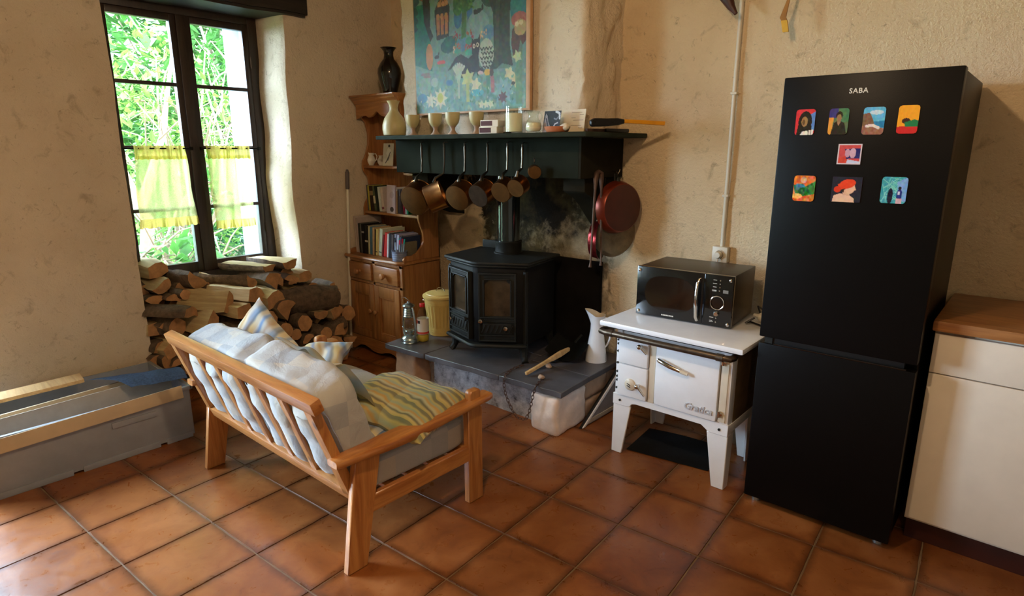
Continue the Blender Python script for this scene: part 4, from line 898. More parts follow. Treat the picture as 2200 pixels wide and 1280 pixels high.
for a in ((740, 320, 62, 70), (800, 290, 80, 80), (860, 260, 60, 60), (820, 350, 70, 50), (730, 370, 50, 50), (890, 290, 45, 50)): EL(*a, (60, 106, 50))
for k in range(50): EL(700+rg.random()*210, 225+rg.random()*160, 11, 10, (84, 134, 66) if k % 2 else (46, 88, 46))
for a in ((770, 180, 60, 60), (810, 130, 55, 45), (850, 140, 50, 50), (800, 200, 70, 35)): EL(*a, (182, 182, 176))
EL(1200, -60, 240, 240, (52, 74, 52)); EL(1120, 200, 150, 200, (46, 72, 52)); EL(1380, 100, 90, 190, (50, 82, 62)); EL(1080, 290, 100, 110, (44, 74, 60))
c.poly(PT([(1070, 200), (1320, 200), (1280, 420), (1275, 700), (1310, 880), (1070, 880), (1115, 760), (1110, 450), (1060, 330)]), (50, 58, 44)); c.poly(PT([(1140, 300), (1180, 300), (1160, 860), (1120, 860)]), (64, 72, 54))
for k in range(46):
    x, y = 980+rg.random()*440, -150+rg.random()*400; EL(x, y, 13, 34, (120, 140, 118) if k % 3 else (86, 128, 128), rg.uniform(-15, 15), .8)
EL(1130, 300, 38, 52, (170, 180, 60)); EL(1140, 285, 14, 36, (230, 214, 60)); EL(1135, 330, 12, 20, (60, 160, 70))
EL(1380, 440, 100, 150, (46, 122, 128)); EL(1370, 530, 80, 55, (160, 88, 80)); c.poly(PT([(1300, 600), (1340, 560), (1435, 560), (1435, 690), (1400, 720), (1395, 790), (1310, 800), (1290, 700)]), (84, 52, 44)); EL(1380, 590, 60, 60, (176, 150, 104)); EL(1345, 562, 20, 18, (214, 196, 160)); EL(1385, 555, 20, 18, (214, 196, 160))
EL(950, 415, 44, 18, (44, 40, 40), -10); c.poly(PT([(905, 400), (925, 395), (925, 430), (910, 440)]), (44, 40, 40)); EL(1000, 390, 10, 24, (44, 40, 40)); EL(475, 725, 28, 16, (40, 36, 34)); c.line(PT([(490, 715), (502, 690)]), .005, (40, 36, 34))
EL(610, 650, 86, 56, (34, 84, 84)); EL(640, 610, 80, 40, (40, 92, 90))
for (x, y, cc) in ((700, 560, (150, 60, 60)), (730, 585, (150, 60, 60)), (850, 560, (160, 80, 60)), (875, 590, (150, 60, 60)), (720, 660, (190, 90, 70)), (820, 680, (190, 80, 70)), (860, 660, (150, 50, 50)), (700, 680, (214, 170, 150)), (990, 600, (214, 130, 90)), (1010, 590, (220, 180, 150))):
    for k in range(9): EL(x+rg.uniform(-28, 28), y+rg.uniform(-24, 24), 6, 9, cc)
EL(720, 700, 40, 18, (70, 160, 140)); EL(845, 720, 40, 26, (60, 160, 140)); EL(850, 630, 40, 30, (64, 140, 120))
EL(528, 775, 50, 20, (206, 60, 44)); EL(528, 800, 48, 14, (110, 150, 110))
EL(1035, 750, 80, 118, (176, 186, 176))
for yy in range(5):
    for xx in range(4): c.line(PT([(975+xx*32+(yy % 2)*12, 700+yy*36), (990+xx*32+(yy % 2)*12, 722+yy*36), (1004+xx*32+(yy % 2)*12, 700+yy*36)]), .004, (48, 48, 44))
K = (42, 32, 28)
c.poly(PT([(600, 850), (700, 745), (760, 728), (840, 770), (885, 745), (880, 690), (880, 610), (910, 640), (945, 630), (970, 590), (972, 680), (950, 760), (965, 850), (1030, 880), (990, 900), (900, 910), (830, 900), (760, 920), (700, 890), (760, 810), (700, 790), (640, 840)]), K); EL(925, 665, 45, 42, K); EL(830, 850, 110, 70, K, 12); c.line(PT([(900, 900), (985, 940)]), .010, K)
EL(905, 678, 15, 17, (214, 206, 190)); EL(944, 672, 15, 17, (214, 206, 190)); EL(906, 678, 6, 9, K); EL(944, 672, 6, 9, K); EL(975, 898, 32, 18, (206, 180, 176), 10)
# flowers of the lower meadow
c.poly(PT([(200, 780), (340, 830), (600, 860), (700, 930), (1100, 900), (1200, 840), (1435, 900), (1435, 1200), (200, 1200)]), (110, 158, 156), .75)
for k in range(240):
    x, y = 200+rg.random()*1235, 900+rg.random()*300; EL(x, y, rg.uniform(8, 26), rg.uniform(8, 30), rg.choice([(84, 150, 146), (136, 176, 170), (60, 128, 128), (150, 176, 150), (100, 160, 176), (124, 140, 120)]), rg.uniform(-40, 40), .6)
EL(320, 960, 76, 76, (126, 164, 148)); EL(280, 1065, 60, 40, (66, 124, 172)); EL(620, 950, 40, 26, (60, 120, 180)); EL(440, 935, 46, 40, (150, 186, 184))
for k in range(6): c.line(PT([(725, 900), (670+k*24, 800+abs(k-2.5)*12)]), .009, (186, 202, 190))
c.line(PT([(725, 900), (730, 1080)]), .008, (170, 192, 178)); c.poly(PT([(690, 860), (770, 860), (740, 960), (712, 960)]), (178, 200, 186))
def star(x, y, r, n_, col, rot=0):
    p = [(x+(r if i % 2 == 0 else r*.55)*math.cos(PI*i/n_+rot), y+(r if i % 2 == 0 else r*.55)*math.sin(PI*i/n_+rot)*1.05) for i in range(2*n_)]; c.poly(PT(p), col)
star(505, 1075, 92, 8, (214, 214, 190)); EL(505, 1070, 36, 42, (190, 196, 40)); star(385, 1090, 66, 7, (206, 210, 190), .3); star(830, 930, 82, 6, (196, 204, 140), .5); c.poly(PT([(815, 960), (850, 960), (845, 1120), (812, 1120)]), (170, 186, 110)); star(920, 985, 62, 5, (214, 206, 180), 1.2)
EL(935, 1050, 70, 30, (76, 166, 200)); c.poly(PT([(1030, 920), (1075, 915), (1065, 1060), (1040, 1065)]), (70, 130, 110)); c.poly(PT([(1075, 920), (1115, 930), (1122, 1060), (1085, 1060)]), (166, 100, 120)); EL(1045, 895, 34, 26, (220, 170, 60)); EL(1090, 900, 22, 30, (66, 48, 40))
star(1215, 1050, 120, 9, (126, 172, 190), .2); star(1205, 1100, 52, 7, (104, 60, 70)); star(1270, 920, 56, 5, (206, 206, 176), .1); star(1330, 980, 56, 6, (204, 196, 160), .4); EL(1310, 1000, 20, 14, (60, 50, 44)); c.poly(PT([(1380, 680), (1400, 720), (1400, 1160), (1340, 1160), (1330, 900)]), (96, 140, 110), .8); star(1350, 800, 50, 5, (190, 200, 160), .6)
for x in (980, 1030, 1080): star(x, 1150, 36, 5, (206, 214, 190), x)
for k in range(40): EL(230+rg.random()*1180, 1000+rg.random()*180, 5, 12, rg.choice([(190, 206, 196), (60, 110, 90), (150, 180, 190)]), rg.uniform(-60, 60))
EL(330, 860, 60, 14, (140, 90, 100), 0, .6); EL(350, 880, 50, 10, (150, 70, 76), 0, .6)
c.mottle(11, .14, 44); c.mottle(12, .10, 90); c.a = (c.a*.84+.16*np.array((.36, .38, .33)))*np.array((1.0, .97, .88))
pt_ = thing('painting', 'large naive garden painting of a black cat among flowers on the chimney breast', 'painting', (-2.73, 2.765, 2.13), 0)
PX0, PX1, PZ0, PZ1 = -3.205, -2.285, 1.712, 2.67
printed('canvas', c, (PX0, 2.748, PZ1), (PX1-PX0, 0, 0), (0, 0, PZ0-PZ1), (0, -1, 0), .012, '', '', parent=pt_)
bm = NB(); bx(bm, PX1, PX1+.03, 2.748, 2.772, PZ0-.005, PZ1+.005, .003); bx(bm, PX0-.006, PX0, 2.748, 2.772, PZ0, PZ1); bx(bm, PX0-.006, PX1+.03, 2.748, 2.772, PZ0-.012, PZ0, .002); obj('frame', bm, mat('pale_wood_frame', (190, 146, 104), .6), pt_, world=True)
# ------------------------------------------------------------------ copper pans on hooks under the shelf
HYF = 2.72
def pan(u, r, dep, hl, rz, label, vtop=311, tilt=22, bm_='copper_bottom', hz=None):
    p = ony(u, vtop, HYF-.03); th = thing('copper_saucepan', label, 'saucepan', p, 0, 'copper saucepans hanging under the mantel shelf', rot=(R(0), 0, R(rz)))
    c0 = Vector((0, -.012, -hl-r*.98)); m = Matrix.Translation(c0) @ Matrix.Rotation(R(90+tilt), 4, 'X')   # local +z of the pot points out to -y
    bm = NB(); lathe(bm, [(r*.97, dep), (r*.985, dep-.004), (r, 0), (r*1.03, -.003), (r*1.0, -.004), (r*.97, .0), (r*.955, dep-.004), (0, dep-.005)], 40, m); obj('pot', bm, M['copper'], th)
    bm = NB(); lathe(bm, [(0, dep+.001), (r*.93, dep+.001), (r*.975, dep-.002)], 40, m); obj('pot_base', bm, M[bm_], th)
    if hl > .04:
        bm = NB(); e = m @ Vector((0, r*.99, .02))
        if (e-Vector((0, 0, -hl))).length > .2: e = m @ Vector((0, -r*.99, .02))
        cand = [m @ Vector((0, s_*r*1.0, .022)) for s_ in (1, -1)]; e = max(cand, key=lambda q: q.z)
        pts = [Vector((0, .004, .004)), Vector((0, .003, -.02)), Vector((0, .002, -hl*.45)), Vector((0, -.004, -hl*.8)), e+Vector((0, .008, .025)), e+Vector((0, 0, -.004))]
        tube(bm, pts, [.004, .008, .0055, .006, .009, .014], 8); obj('handle', bm, M['tin'], th)
    bm = NB(); tube(bm, [(0, .028, .016), (0, .008, .016), (0, -.002, .008), (0, -.002, -.004), (0, .006, -.008)], .0028, 8); obj('hook', bm, M['brass_old'], th)
    return th
pan(905, .102, .10, .215, 12, 'largest copper saucepan, leftmost of the row under the mantel shelf')
pan(953, .088, .105, .215, -48, 'copper saucepan turned sideways, second from the left in the row')
pan(998, .083, .085, .20, 10, 'copper saucepan third from the left in the row')
pan(1047, .071, .085, .19, 4, 'copper saucepan with a dark tarnished base, fourth from the left', bm_='copper_dark')
pan(1090, .063, .07, .175, 10, 'copper saucepan fifth from the left, in front of the flue pipe')
pan(1122, .054, .062, .155, 8, 'small copper saucepan sixth from the left in the row', vtop=313)
pan(1148, .036, .055, .02, 42, 'tiny copper pot without visible handle, rightmost of the row', vtop=346, tilt=4)
# pans and tongs on the right side of the mantel
def wallpan(name, cen, r, dep, nang, tilt, label, m1, m2, hook=None, m3='oldpan'):
    """frying pan hanging with its base facing nang (degrees from +x)"""
    th = thing(name, label, 'frying pan', cen, 0); m = Matrix.Rotation(R(nang), 4, 'Z') @ Matrix.Rotation(R(90-tilt), 4, 'Y')
    bm = NB(); lathe(bm, [(r*.86, dep/2), (r*.9, dep/2-.004), (r*.985, -dep*.35), (r, -dep/2), (r*.975, -dep/2), (r*.88, dep/2-.006), (0, dep/2-.007)], 48, m); obj('pan_wall', bm, M[m1], th)
    bm = NB(); lathe(bm, [(0, dep/2+.0012), (r*.84, dep/2+.001), (r*.87, dep/2-.001)], 48, m); obj('pan_base', bm, M[m2], th)
    bm = NB(); lathe(bm, [(0, dep/2-.009), (r*.87, dep/2-.009), (r*.97, -dep/2+.001)], 48, m); obj('pan_inside', bm, M[m3], th)
    if hook:
        h = Vector(hook)-Vector(cen); t0 = m @ Vector((-r, 0, -dep*.4)); t1 = m @ Vector((r, 0, -dep*.4)); t = t0 if t0.z > t1.z else t1
        bm = NB(); tube(bm, [t-Vector((0, 0, .012)), t+Vector((0, 0, .01)), t.lerp(h, .6), h], [.014, .009, .006, .004], 8); obj('handle', bm, M['iron'], th)
    return th
hk = onx(1324, 373, -1.855)
wallpan('red_frying_pan', onx(1331, 446, -1.795), .148, .052, -18, 0, 'large red-brown frying pan hanging at the right end of the mantel', 'redpan_side', 'redpan', hook=(hk.x, hk.y, hk.z))
wallpan('old_frying_pan', onx(1322, 500, -1.842), .142, .03, -24, 0, 'dull grey-brown pan hanging behind and below the red-brown one', 'oldpan', 'oldpan', hook=(hk.x-.01, hk.y, hk.z))
wallpan('pink_frying_pan', onx(1283, 514, -1.90), .112, .05, 196, 0, 'shiny red metal pan seen edge-on behind the fire tongs', 'pinkpan', 'pinkpan', hook=(-1.885, onx(1300, 400, -1.885).y, 1.33), m3='galv')
bm = NB(); p = hk; tube(bm, [p+Vector((-.03, 0, .012)), p+Vector((-.005, 0, .012)), p+Vector((.01, .0, 0)), p+Vector((.014, .008, .014)), p+Vector((.012, .014, .024))], .0035, 8); solo('hook', bm, M['chrome'], 'bright metal hook on the side of the mantel holding the red-brown pan', 'hook', p)
tg = thing('fire_tongs', 'long rusty iron fire tongs hanging at the mantel\'s front right corner', 'tongs', onx(1287, 368, -1.85))
for (u0, u1, v1) in ((1280, 1268, 574), (1292, 1291, 570)):
    a, b = onx(u0, 385, -1.845), onx(u1, v1, -1.83)
    bm = NB(); tube(bm, [onx(1286, 367, -1.85), onx((u0+1286)/2-(1 if u0 < 1286 else -3), 372, -1.85), a, a.lerp(b, .12), a.lerp(b, .5), a.lerp(b, .95), b], [.008, .013, .014, .007, .006, .005, .009], 8); obj('arm', bm, M['rustiron'], tg, world=True)
# ------------------------------------------------------------------ firewood pile under the window
def log_mesh(kind, r, L, seed, notch=0):
    """split firewood, axis along local x, one end at x=0 (room end); cross-section in y,z centred on the origin"""
    rn = random.Random(seed); sec = []; arc = []
    if kind == 'round':
        k = 14; sec = [(r*math.cos(2*PI*i/k), r*math.sin(2*PI*i/k)) for i in range(k)]; arc = [1]*k
    elif kind == 'half':
        k = 8; sec = [(r*math.cos(PI*i/k), r*math.sin(PI*i/k)*.95-r*.4) for i in range(k+1)]; arc = [1]*k+[0, 0, 0]; sec += [(-r*.5, -r*.4-.004), (r*.5, -r*.4+.005)]
    elif kind == 'wedge':
        k = 5; a0 = R(50); sec = [(r*1.5*math.cos(PI/2-a0/1+2*a0*i/k)*.9, r*1.5*math.sin(PI/2-a0+2*a0*i/k)-r*.7) for i in range(k+1)]; arc = [1]*k+[0, 0, 0, 0]
        sec += [(-r*.55, -r*.2), (0, -r*1.0), (r*.5, -r*.15)]
    else:   # block
        sec = [(-r, -r*.6), (0, -r*.72), (r*.95, -r*.5), (r*1.02, r*.1), (r*.75, r*.65), (0, r*.7), (-r*.8, r*.55)]; arc = [0, 0, 1, 1, 0, 0, 0]
    sec = [(a*(1+rn.uniform(-.09, .09)), b*(1+rn.uniform(-.09, .09))) for a, b in sec]; k = len(sec); nx = 7; bm = bmesh.new(); rings = []
    tw = rn.uniform(-.2, .2); bend = rn.uniform(-.02, .02)
    for i in range(nx+1):
        x = -L*i/nx; t = i/nx; s = 1+.08*math.sin(t*5+seed)+rn.uniform(-.03, .03); a = tw*t; ring = []
        for (p, q) in sec:
            y, z = p*s, q*s; y, z = y*math.cos(a)-z*math.sin(a), y*math.sin(a)+z*math.cos(a)
            j = r*.045; ring.append(bm.verts.new((x+rn.uniform(-.004, .004)+(noise.noise(Vector((y*9, z*9, seed)))*.012 if i in (0, nx) else 0), y+rn.uniform(-j, j)+bend*math.sin(t*PI), z+rn.uniform(-j, j))))
        rings.append(ring)
    for i in range(nx):
        for m_ in range(k):
            f = bm.faces.new((rings[i][m_], rings[i][(m_+1) % k], rings[i+1][(m_+1) % k], rings[i+1][m_])); f.material_index = 0 if arc[m_ % len(arc)] else 1
            f.smooth = bool(f.material_index == 0 and kind == 'round')
    for rg_, fl in ((rings[0], 1), (rings[-1], 0)):
        c_ = bm.verts.new(sum((v.co for v in rg_), Vector())/k)
        for m_ in range(k): f = bm.faces.new((rg_[m_], rg_[(m_+1) % k], c_)); f.material_index = 2
    return mesh('log', bm, [M['bark'], M['split'], M['logend']])
GW = 'split firewood stacked under the window'
def log(u, v, x, hpx, kind, L, yaw, roll, label, seed, pitch=0, ysc=1):
    i_ = seed-100
    x = x-.30*max(0, min(1, (520-u)/200))-(.0 if u > 520 else .02); u = max(u, 318+hpx*.5) if u < 345 else u
    p = onx(u, v, x); r = hpx/2/305
    me = log_mesh(kind, r, L, seed); o = bpy.data.objects.new('firewood_log', me); COL.objects.link(o)
    o.location = (p.x+(.03 if i_ in (1, 8) else 0), p.y+(.05 if i_ in (1, 8) else 0), max(p.z, r*.7)); o.rotation_euler = (R(roll), R(pitch), R(yaw)); return tag(o, label, 'firewood', GW)
LG = [ # u, v, x, height px, kind, length, yaw, roll, label
 (326, 580, -3.74, 40, 'block', .30, 8, 10, 'squarish split log at the top left corner of the woodpile, against the wall'),
 (400, 606, -3.72, 46, 'half', .30, 14, 140, 'half-round log with a pale split notch, top row second from the left'),
 (349, 617, -3.68, 36, 'half', .30, 8, -150, 'wide half-round log just below the top left corner log'),
 (334, 648, -3.66, 30, 'wedge', .30, 4, 0, 'small triangular log end at the left edge, third row from the top'),
 (374, 641, -3.68, 28, 'half', .30, 5, -20, 'dim half-round log end above the long mossy-barked log'),
 (398, 633, -3.68, 20, 'round', .30, 0, 0, 'thin round log end deep in the pile below the notched log'),
 (412, 671, -3.56, 42, 'half', .33, 32, -12, 'large half-round log with mottled bark side, left part of the pile above the sofa corner'),
 (492, 650, -3.60, 42, 'half', .33, 30, -115, 'log with a smooth pale split face and dark end, centre left of the pile'),
 (432, 622, -3.80, 28, 'wedge', .34, 40, 100, 'flat bark-edged sliver lying behind the pale split log'),
 (540, 606, -3.74, 36, 'half', .36, 34, 150, 'long broad split log lying flat in front of the window mullion'),
 (551, 634, -3.62, 42, 'block', .32, 24, -15, 'pale flat-topped split log in the middle of the pile'),
 (578, 577, -3.80, 36, 'half', .36, 22, 176, 'big flat-topped half log on top of the pile below the right casement'),
 (624, 568, -3.78, 42, 'half', .36, 12, 184, 'flat-topped half log at the top right, lit white by the window'),
 (589, 602, -3.74, 38, 'wedge', .30, 8, 10, 'triangular log end under the big flat-topped half log'),
 (634, 603, -3.76, 26, 'half', .28, 6, 0, 'small round-backed log end right under the topmost right log'),
 (616, 588, -3.84, 24, 'round', .28, 0, 0, 'shadowed log end between the two top right logs'),
 (592, 643, -3.60, 40, 'block', .32, 14, 20, 'five-sided pale log end in the centre of the pile'),
 (615, 664, -3.58, 50, 'wedge', .32, 10, 3, 'log end pointing downwards with a pale top, centre right of the pile'),
 (580, 686, -3.58, 36, 'round', .32, 10, 0, 'oval log end beside the tip of the blue pillow'),
 (655, 694, -3.58, 34, 'round', .32, 4, 0, 'yellowish round log end on the right half of the pile'),
 (690, 676, -3.60, 36, 'half', .32, 6, 170, 'half-round log end with a flat top right of the yellowish round one'),
 (724, 669, -3.62, 28, 'block', .28, 4, 20, 'log end at the right edge of the pile below the long bark log'),
 (614, 711, -3.56, 30, 'round', .32, 5, 0, 'reddish oval log end low in the pile, below the downward pointing log'),
 (637, 718, -3.56, 24, 'round', .32, 3, 0, 'smaller oval log end touching the reddish one on its right'),
 (621, 736, -3.54, 24, 'round', .32, 2, 0, 'small log end just above the far arm of the sofa'),
 (701, 716, -3.58, 28, 'round', .30, 0, 0, 'small log end above the far front leg of the sofa'),
 (732, 709, -3.60, 32, 'wedge', .28, 0, 40, 'wide tapering log end at the right edge of the pile'),
 (663, 726, -3.56, 26, 'half', .32, 4, 20, 'log end directly behind the far sofa armrest'),
 (720, 738, -3.60, 34, 'round', .30, 0, 0, 'dark barked round log at the lower right of the pile'),
 (733, 762, -3.62, 22, 'half', .28, 0, 0, 'flat log end on the floor at the bottom right of the pile'),
 (335, 706, -3.62, 38, 'block', .30, 6, 0, 'blocky log end at the left edge beside the sofa back corner'),
 (361, 703, -3.60, 30, 'wedge', .30, 4, 0, 'narrow upright triangular log end left of the pale round one'),
 (381, 704, -3.58, 34, 'round', .30, 14, 0, 'very pale rounded log end just behind the sofa back corner'),
 (350, 745, -3.60, 36, 'half', .30, 14, 0, 'yellowish wide log end low at the left edge'),
 (372, 750, -3.56, 34, 'block', .30, 8, 30, 'pale log behind the top left corner of the sofa frame'),
 (343, 775, -3.58, 30, 'wedge', .30, 0, 0, 'thin upright log end above the blue carpet piece'),
 (367, 775, -3.56, 32, 'round', .30, 4, 0, 'round log end directly above the blue carpet piece'),
 (386, 778, -3.54, 30, 'half', .30, 0, 0, 'pale log end right of the round one above the blue carpet'),
 (448, 668, -3.66, 26, 'half', .30, 20, 0, 'log end squeezed between the mottled log and the pale split log'),
 (526, 668, -3.58, 34, 'block', .32, 16, 0, 'log end just left of the tip of the blue pillow'),
 (455, 696, -3.56, 44, 'half', .30, 14, -125, 'long streaky orange split log behind the sofa back'),
 (545, 706, -3.54, 36, 'half', .32, 5, 0, 'log end partly hidden behind the blue pillow'),
]
for i, (u, v, x, hp, kd, L, yw, rl, lb) in enumerate(LG): log(u, v, x, hp, kd, L, yw, rl, lb, 100+i)
# the two logs lying along the wall
for (u, v, x, L, hp, lb, sd, pt) in ((721, 637, -3.66, .46, 50, 'thick dark-barked log lying lengthwise along the right of the pile', 301, 3), (741, 690, -3.66, .34, 26, 'thin bark-covered log lying lengthwise at the right edge of the pile', 302, -12)):
    o = log(u, v, x, hp, 'round', L, 84, 0, lb, sd, pitch=pt)
# logs behind the visible front
k = 0
for zi in range(7):
    for yi in range(13):
        z = .055+zi*.098; y = 1.28+yi*.1+(.05 if zi % 2 else 0)
        if y > 2.47-(.0 if zi < 4 else .12) or (zi > 5 and (y > 1.75 and y < 1.95)): continue
        x = -3.69-zi*.012-.30*max(0, min(1, (1.95-y)/.65)); k += 1
        if y > 2.26: x = -3.66
        if y > 2.2 and zi > 5: continue
        me = log_mesh(['round', 'wedge', 'half', 'block'][(zi*3+yi) % 4], .05, .22 if y > 2.2 else .3, 500+k); o = bpy.data.objects.new('firewood_log', me); COL.objects.link(o)
        o.location = (x, y, z); o.rotation_euler = (R(37*k % 360), 0, R(random.uniform(-3, 3))); tag(o, 'split log filling the dark gaps behind the front face of the woodpile', 'firewood', 'firewood behind the front of the pile')
# ------------------------------------------------------------------ sofa
sf = thing('sofa', 'two-seat slatted pine sofa with pale patchwork cushions, its back to the viewer', 'sofa', (-2.28, 1.4, 0))
def S(nm, bm, m, **k): return obj(nm, bm, M[m] if isinstance(m, str) else m, sf, world=True, **k)
for xo, sg in ((-1.69, -1), (-2.87, 1)):
    x0 = xo if sg > 0 else xo-.03
    bm = NB(); prism(bm, [(1.052, 0), (1.138, 0), (1.222, .428), (1.112, .428)], (x0, 0, 0), (0, 1, 0), (0, 0, 1), (.03, 0, 0), bev=.003); S('leg', bm, 'sofa_z')
    bm = NB(); prism(bm, [(1.668, 0), (1.752, 0), (1.752, .432), (1.745, .432), (1.745, .50), (1.735, .512), (1.69, .512), (1.68, .50), (1.68, .432), (1.668, .432)], (x0-.002, 0, 0), (0, 1, 0), (0, 0, 1), (.034, 0, 0), bev=.004); S('leg', bm, 'sofa_z')
    bm = NB(); prism(bm, [(1.12, .198), (1.68, .198), (1.68, .268), (1.12, .268)], (x0+(.003 if sg < 0 else .001), 0, 0), (0, 1, 0), (0, 0, 1), (.026, 0, 0), bev=.004); S('side_rail', bm, 'sofa_y')
    xc = xo+sg*.015
    def arm(u, v):
        y = 1.03+.77*u; w_ = .036+.008*math.sin(u*PI)-.003*math.cos(u*9); t = .018-.003*math.cos(u*7); z = .447+.016*u*u-.006*math.sin(u*PI)
        a = 2*PI*v; q = lambda c_: math.copysign(abs(c_)**.45, c_); e = 1 if 0 < u < 1 else .86
        return Vector((xc+w_*e*q(math.cos(a)), y+(0 if 0 < u < 1 else (.004 if u == 0 else -.004))*0, z+t*e*q(math.sin(a))))
    bm = NB(); vs = grid(bm, arm, 26, 20)
    bmesh.ops.remove_doubles(bm, verts=bm.verts, dist=.0002)
    bmesh.ops.holes_fill(bm, edges=bm.edges); S('armrest', bm, 'sofa_y')
BA = math.atan2(.137, .39)        # back frame leans towards the viewer
bo = Vector((0, 1.118, .285)); bu = Vector((0, -math.sin(BA), math.cos(BA))); bn = Vector((0, math.cos(BA), math.sin(BA)))   # up the back, into the seat
def back(x0, x1, h0, h1, t0, t1, bev=.004):
    bm = NB(); m = Matrix(((1, 0, 0, 0), (0, bn.y, bu.y, 0), (0, bn.z, bu.z, 0), (0, 0, 0, 1))); m.translation = bo
    t = bmesh.new(); bx(t, x0, x1, t0, t1, h0, h1, bev); join(bm, t, m); return bm
S('back_top_rail', back(-2.885, -1.69, .385, .436, -.018, .022, .005), 'sofa_x'); S('back_bottom_rail', back(-2.84, -1.722, -.02, .03, -.016, .016), 'sofa_x')
for xa, xb in ((-2.868, -2.822), (-1.768, -1.722)): S('back_stile', back(xa, xb, .0, .39, -.016, .02), 'sofa_z')
SL = [-2.8, -2.615, -2.435, -2.255, -2.075, -1.895]
for k in range(5):
    xc = -2.795+(.505+.505)*(k+1)/6+.02*0
    S('back_slat', back(xc-.019, xc+.019, .02, .39, -.007, .009, .003), 'sofa_z')
bm = NB(); bx(bm, -2.84, -1.72, 1.66, 1.69, .20, .262, .004); S('front_rail', bm, 'sofa_x')
for k in range(5): 
    bm = NB(); bx(bm, -2.82, -1.74, 1.16+k*.11, 1.21+k*.11, .232, .248, .003); S('seat_slat', bm, 'sofa_x')
# mattress cushions: rounded blocks in their own frame
def pnorm_block(sx, sy, sz, n, p, fn):
    t = bmesh.new(); bmesh.ops.create_cube(t, size=2); bmesh.ops.subdivide_edges(t, edges=t.edges[:], cuts=n, use_grid_fill=True)
    for v in t.verts:
        q = v.co.copy(); m_ = (abs(q.x)**p+abs(q.y)**p+abs(q.z)**p)**(1/p); q = q/m_
        # stretch back towards the box along the long axis
        v.co = fn(Vector((q.x*sx, q.y*sy, q.z*sz)), v.co.copy())
    for f in t.faces: f.smooth = True
    return t
def back_cushion(p, q):
    x, t, h = p.x, p.y, p.z      # centred: x half .53, t half .085, h half .25
    xn = (x+.535)/1.07
    if t < 0:      # bulge through the slat gaps
        g = (xn*6) % 1; d = abs(g-.5)*2; lo = max(0, min(1, (.165-h)/.06)); t -= .030*(1-d*d)*max(0, min(1, (h+.215)/.05))*lo; t += .012*math.exp(-(d-1)**2/.02)*lo
    cr = math.exp(-((x-.05)/.03)**2); h -= (.028*cr if h > .12 else 0); t *= 1-.10*cr
    w_ = noise.noise(Vector((x*5, t*9, h*14)))*.010+noise.noise(Vector((x*16, t*20, h*10)))*.006; h2 = h+(.018*math.sin(x*7+1) if h > .1 else 0)
    return Vector((x, t+w_, h2+w_*.8))
t = pnorm_block(.555, .088, .218, 44, 7, back_cushion); bm = NB(); m = Matrix(((1, 0, 0, -2.292), (0, bn.y, bu.y, 0), (0, bn.z, bu.z, 0), (0, 0, 0, 1)))
c0 = bo+bn*.104+bu*.218; m[1][3], m[2][3] = c0.y, c0.z; join(bm, t, m)
def fab(): return M['mattress']
S('back_cushion', bm, 'mattress')
def seat_cushion(p, q):
    w_ = noise.noise(Vector((p.x*4, p.y*5, p.z*9)))*.008; k = math.exp(-((p.y)/.03)**2)
    return Vector((p.x, p.y, p.z+w_+(.0 if p.z < 0 else .006*math.cos(p.x*12)*math.cos(p.y*14))))
t = pnorm_block(.558, .318, .080, 36, 7, seat_cushion); bm = NB(); join(bm, t, Matrix.Translation((-2.28, 1.43, .325))); S('seat_cushion', bm, 'mattress')
def pillow(name, w_, h_, th_, loc, rot, matn, label, seed, crumple=.012, squash=None):
    def f(p, q):
        e = (1-abs(q.x)**3.2)*(1-abs(q.y)**3.2); e = max(0, e)**.42; pin = 1-.07*(abs(q.x*q.y)**0)*(1-abs(q.y))*abs(q.x)**4-.0
        x, y = q.x*w_/2*(1-.06*(1-q.y*q.y)*abs(q.x)), q.y*h_/2*(1-.06*(1-q.x*q.x)*abs(q.y)); z = (q.z*th_/2)*e
        n_ = noise.noise(Vector((x*7+seed, y*7, 3)))*crumple+noise.noise(Vector((x*18+seed, y*18, 1)))*crumple*.5
        return Vector((x, y, z+n_*(1 if q.z > -2 else 0)+(squash(q) if squash else 0)))
    t = bmesh.new(); bmesh.ops.create_cube(t, size=2); bmesh.ops.subdivide_edges(t, edges=[e for e in t.edges if abs(e.verts[0].co.z-e.verts[1].co.z) < .1], cuts=26, use_grid_fill=True)
    for v in t.verts: v.co = f(v.co, v.co.copy())
    for fc in t.faces: fc.smooth = True
    o = obj(name, t, M[matn], recalc=True); o.location = loc; o.rotation_euler = [R(a) for a in rot]; return tag(o, label, 'cushion')
pillow('throw_pillow', .45, .43, .11, (-2.62, 1.25, .535), (66, 0, 12), 'pillow_blue', 'blue and ochre striped pillow standing up against the far half of the sofa back', 3, .02)
o = bpy.data.objects['throw_pillow']; o.rotation_euler = (Matrix.Rotation(R(14), 4, 'Z') @ Matrix.Rotation(R(70), 4, 'X') @ Matrix.Rotation(R(-31), 4, 'Z')).to_euler()
pillow('throw_pillow', .46, .40, .12, (-1.905, 1.50, .462), (4, 6, 14), 'pillow_yellow', 'yellow and green striped crumpled pillow lying on the near end of the seat', 8, .022)
pillow('throw_pillow', .36, .34, .09, (-1.94, 1.38, .418), (14, 12, 4), 'pillow_check', 'dark blue checked pillow tucked under the yellow one beside the near armrest', 15, .018)
pillow('throw_pillow', .28, .28, .09, (-2.70, 1.60, .435), (20, -8, 30), 'pillow_blue', 'blue and ochre pillow lying near the far armrest, only its corner showing', 21, .02)
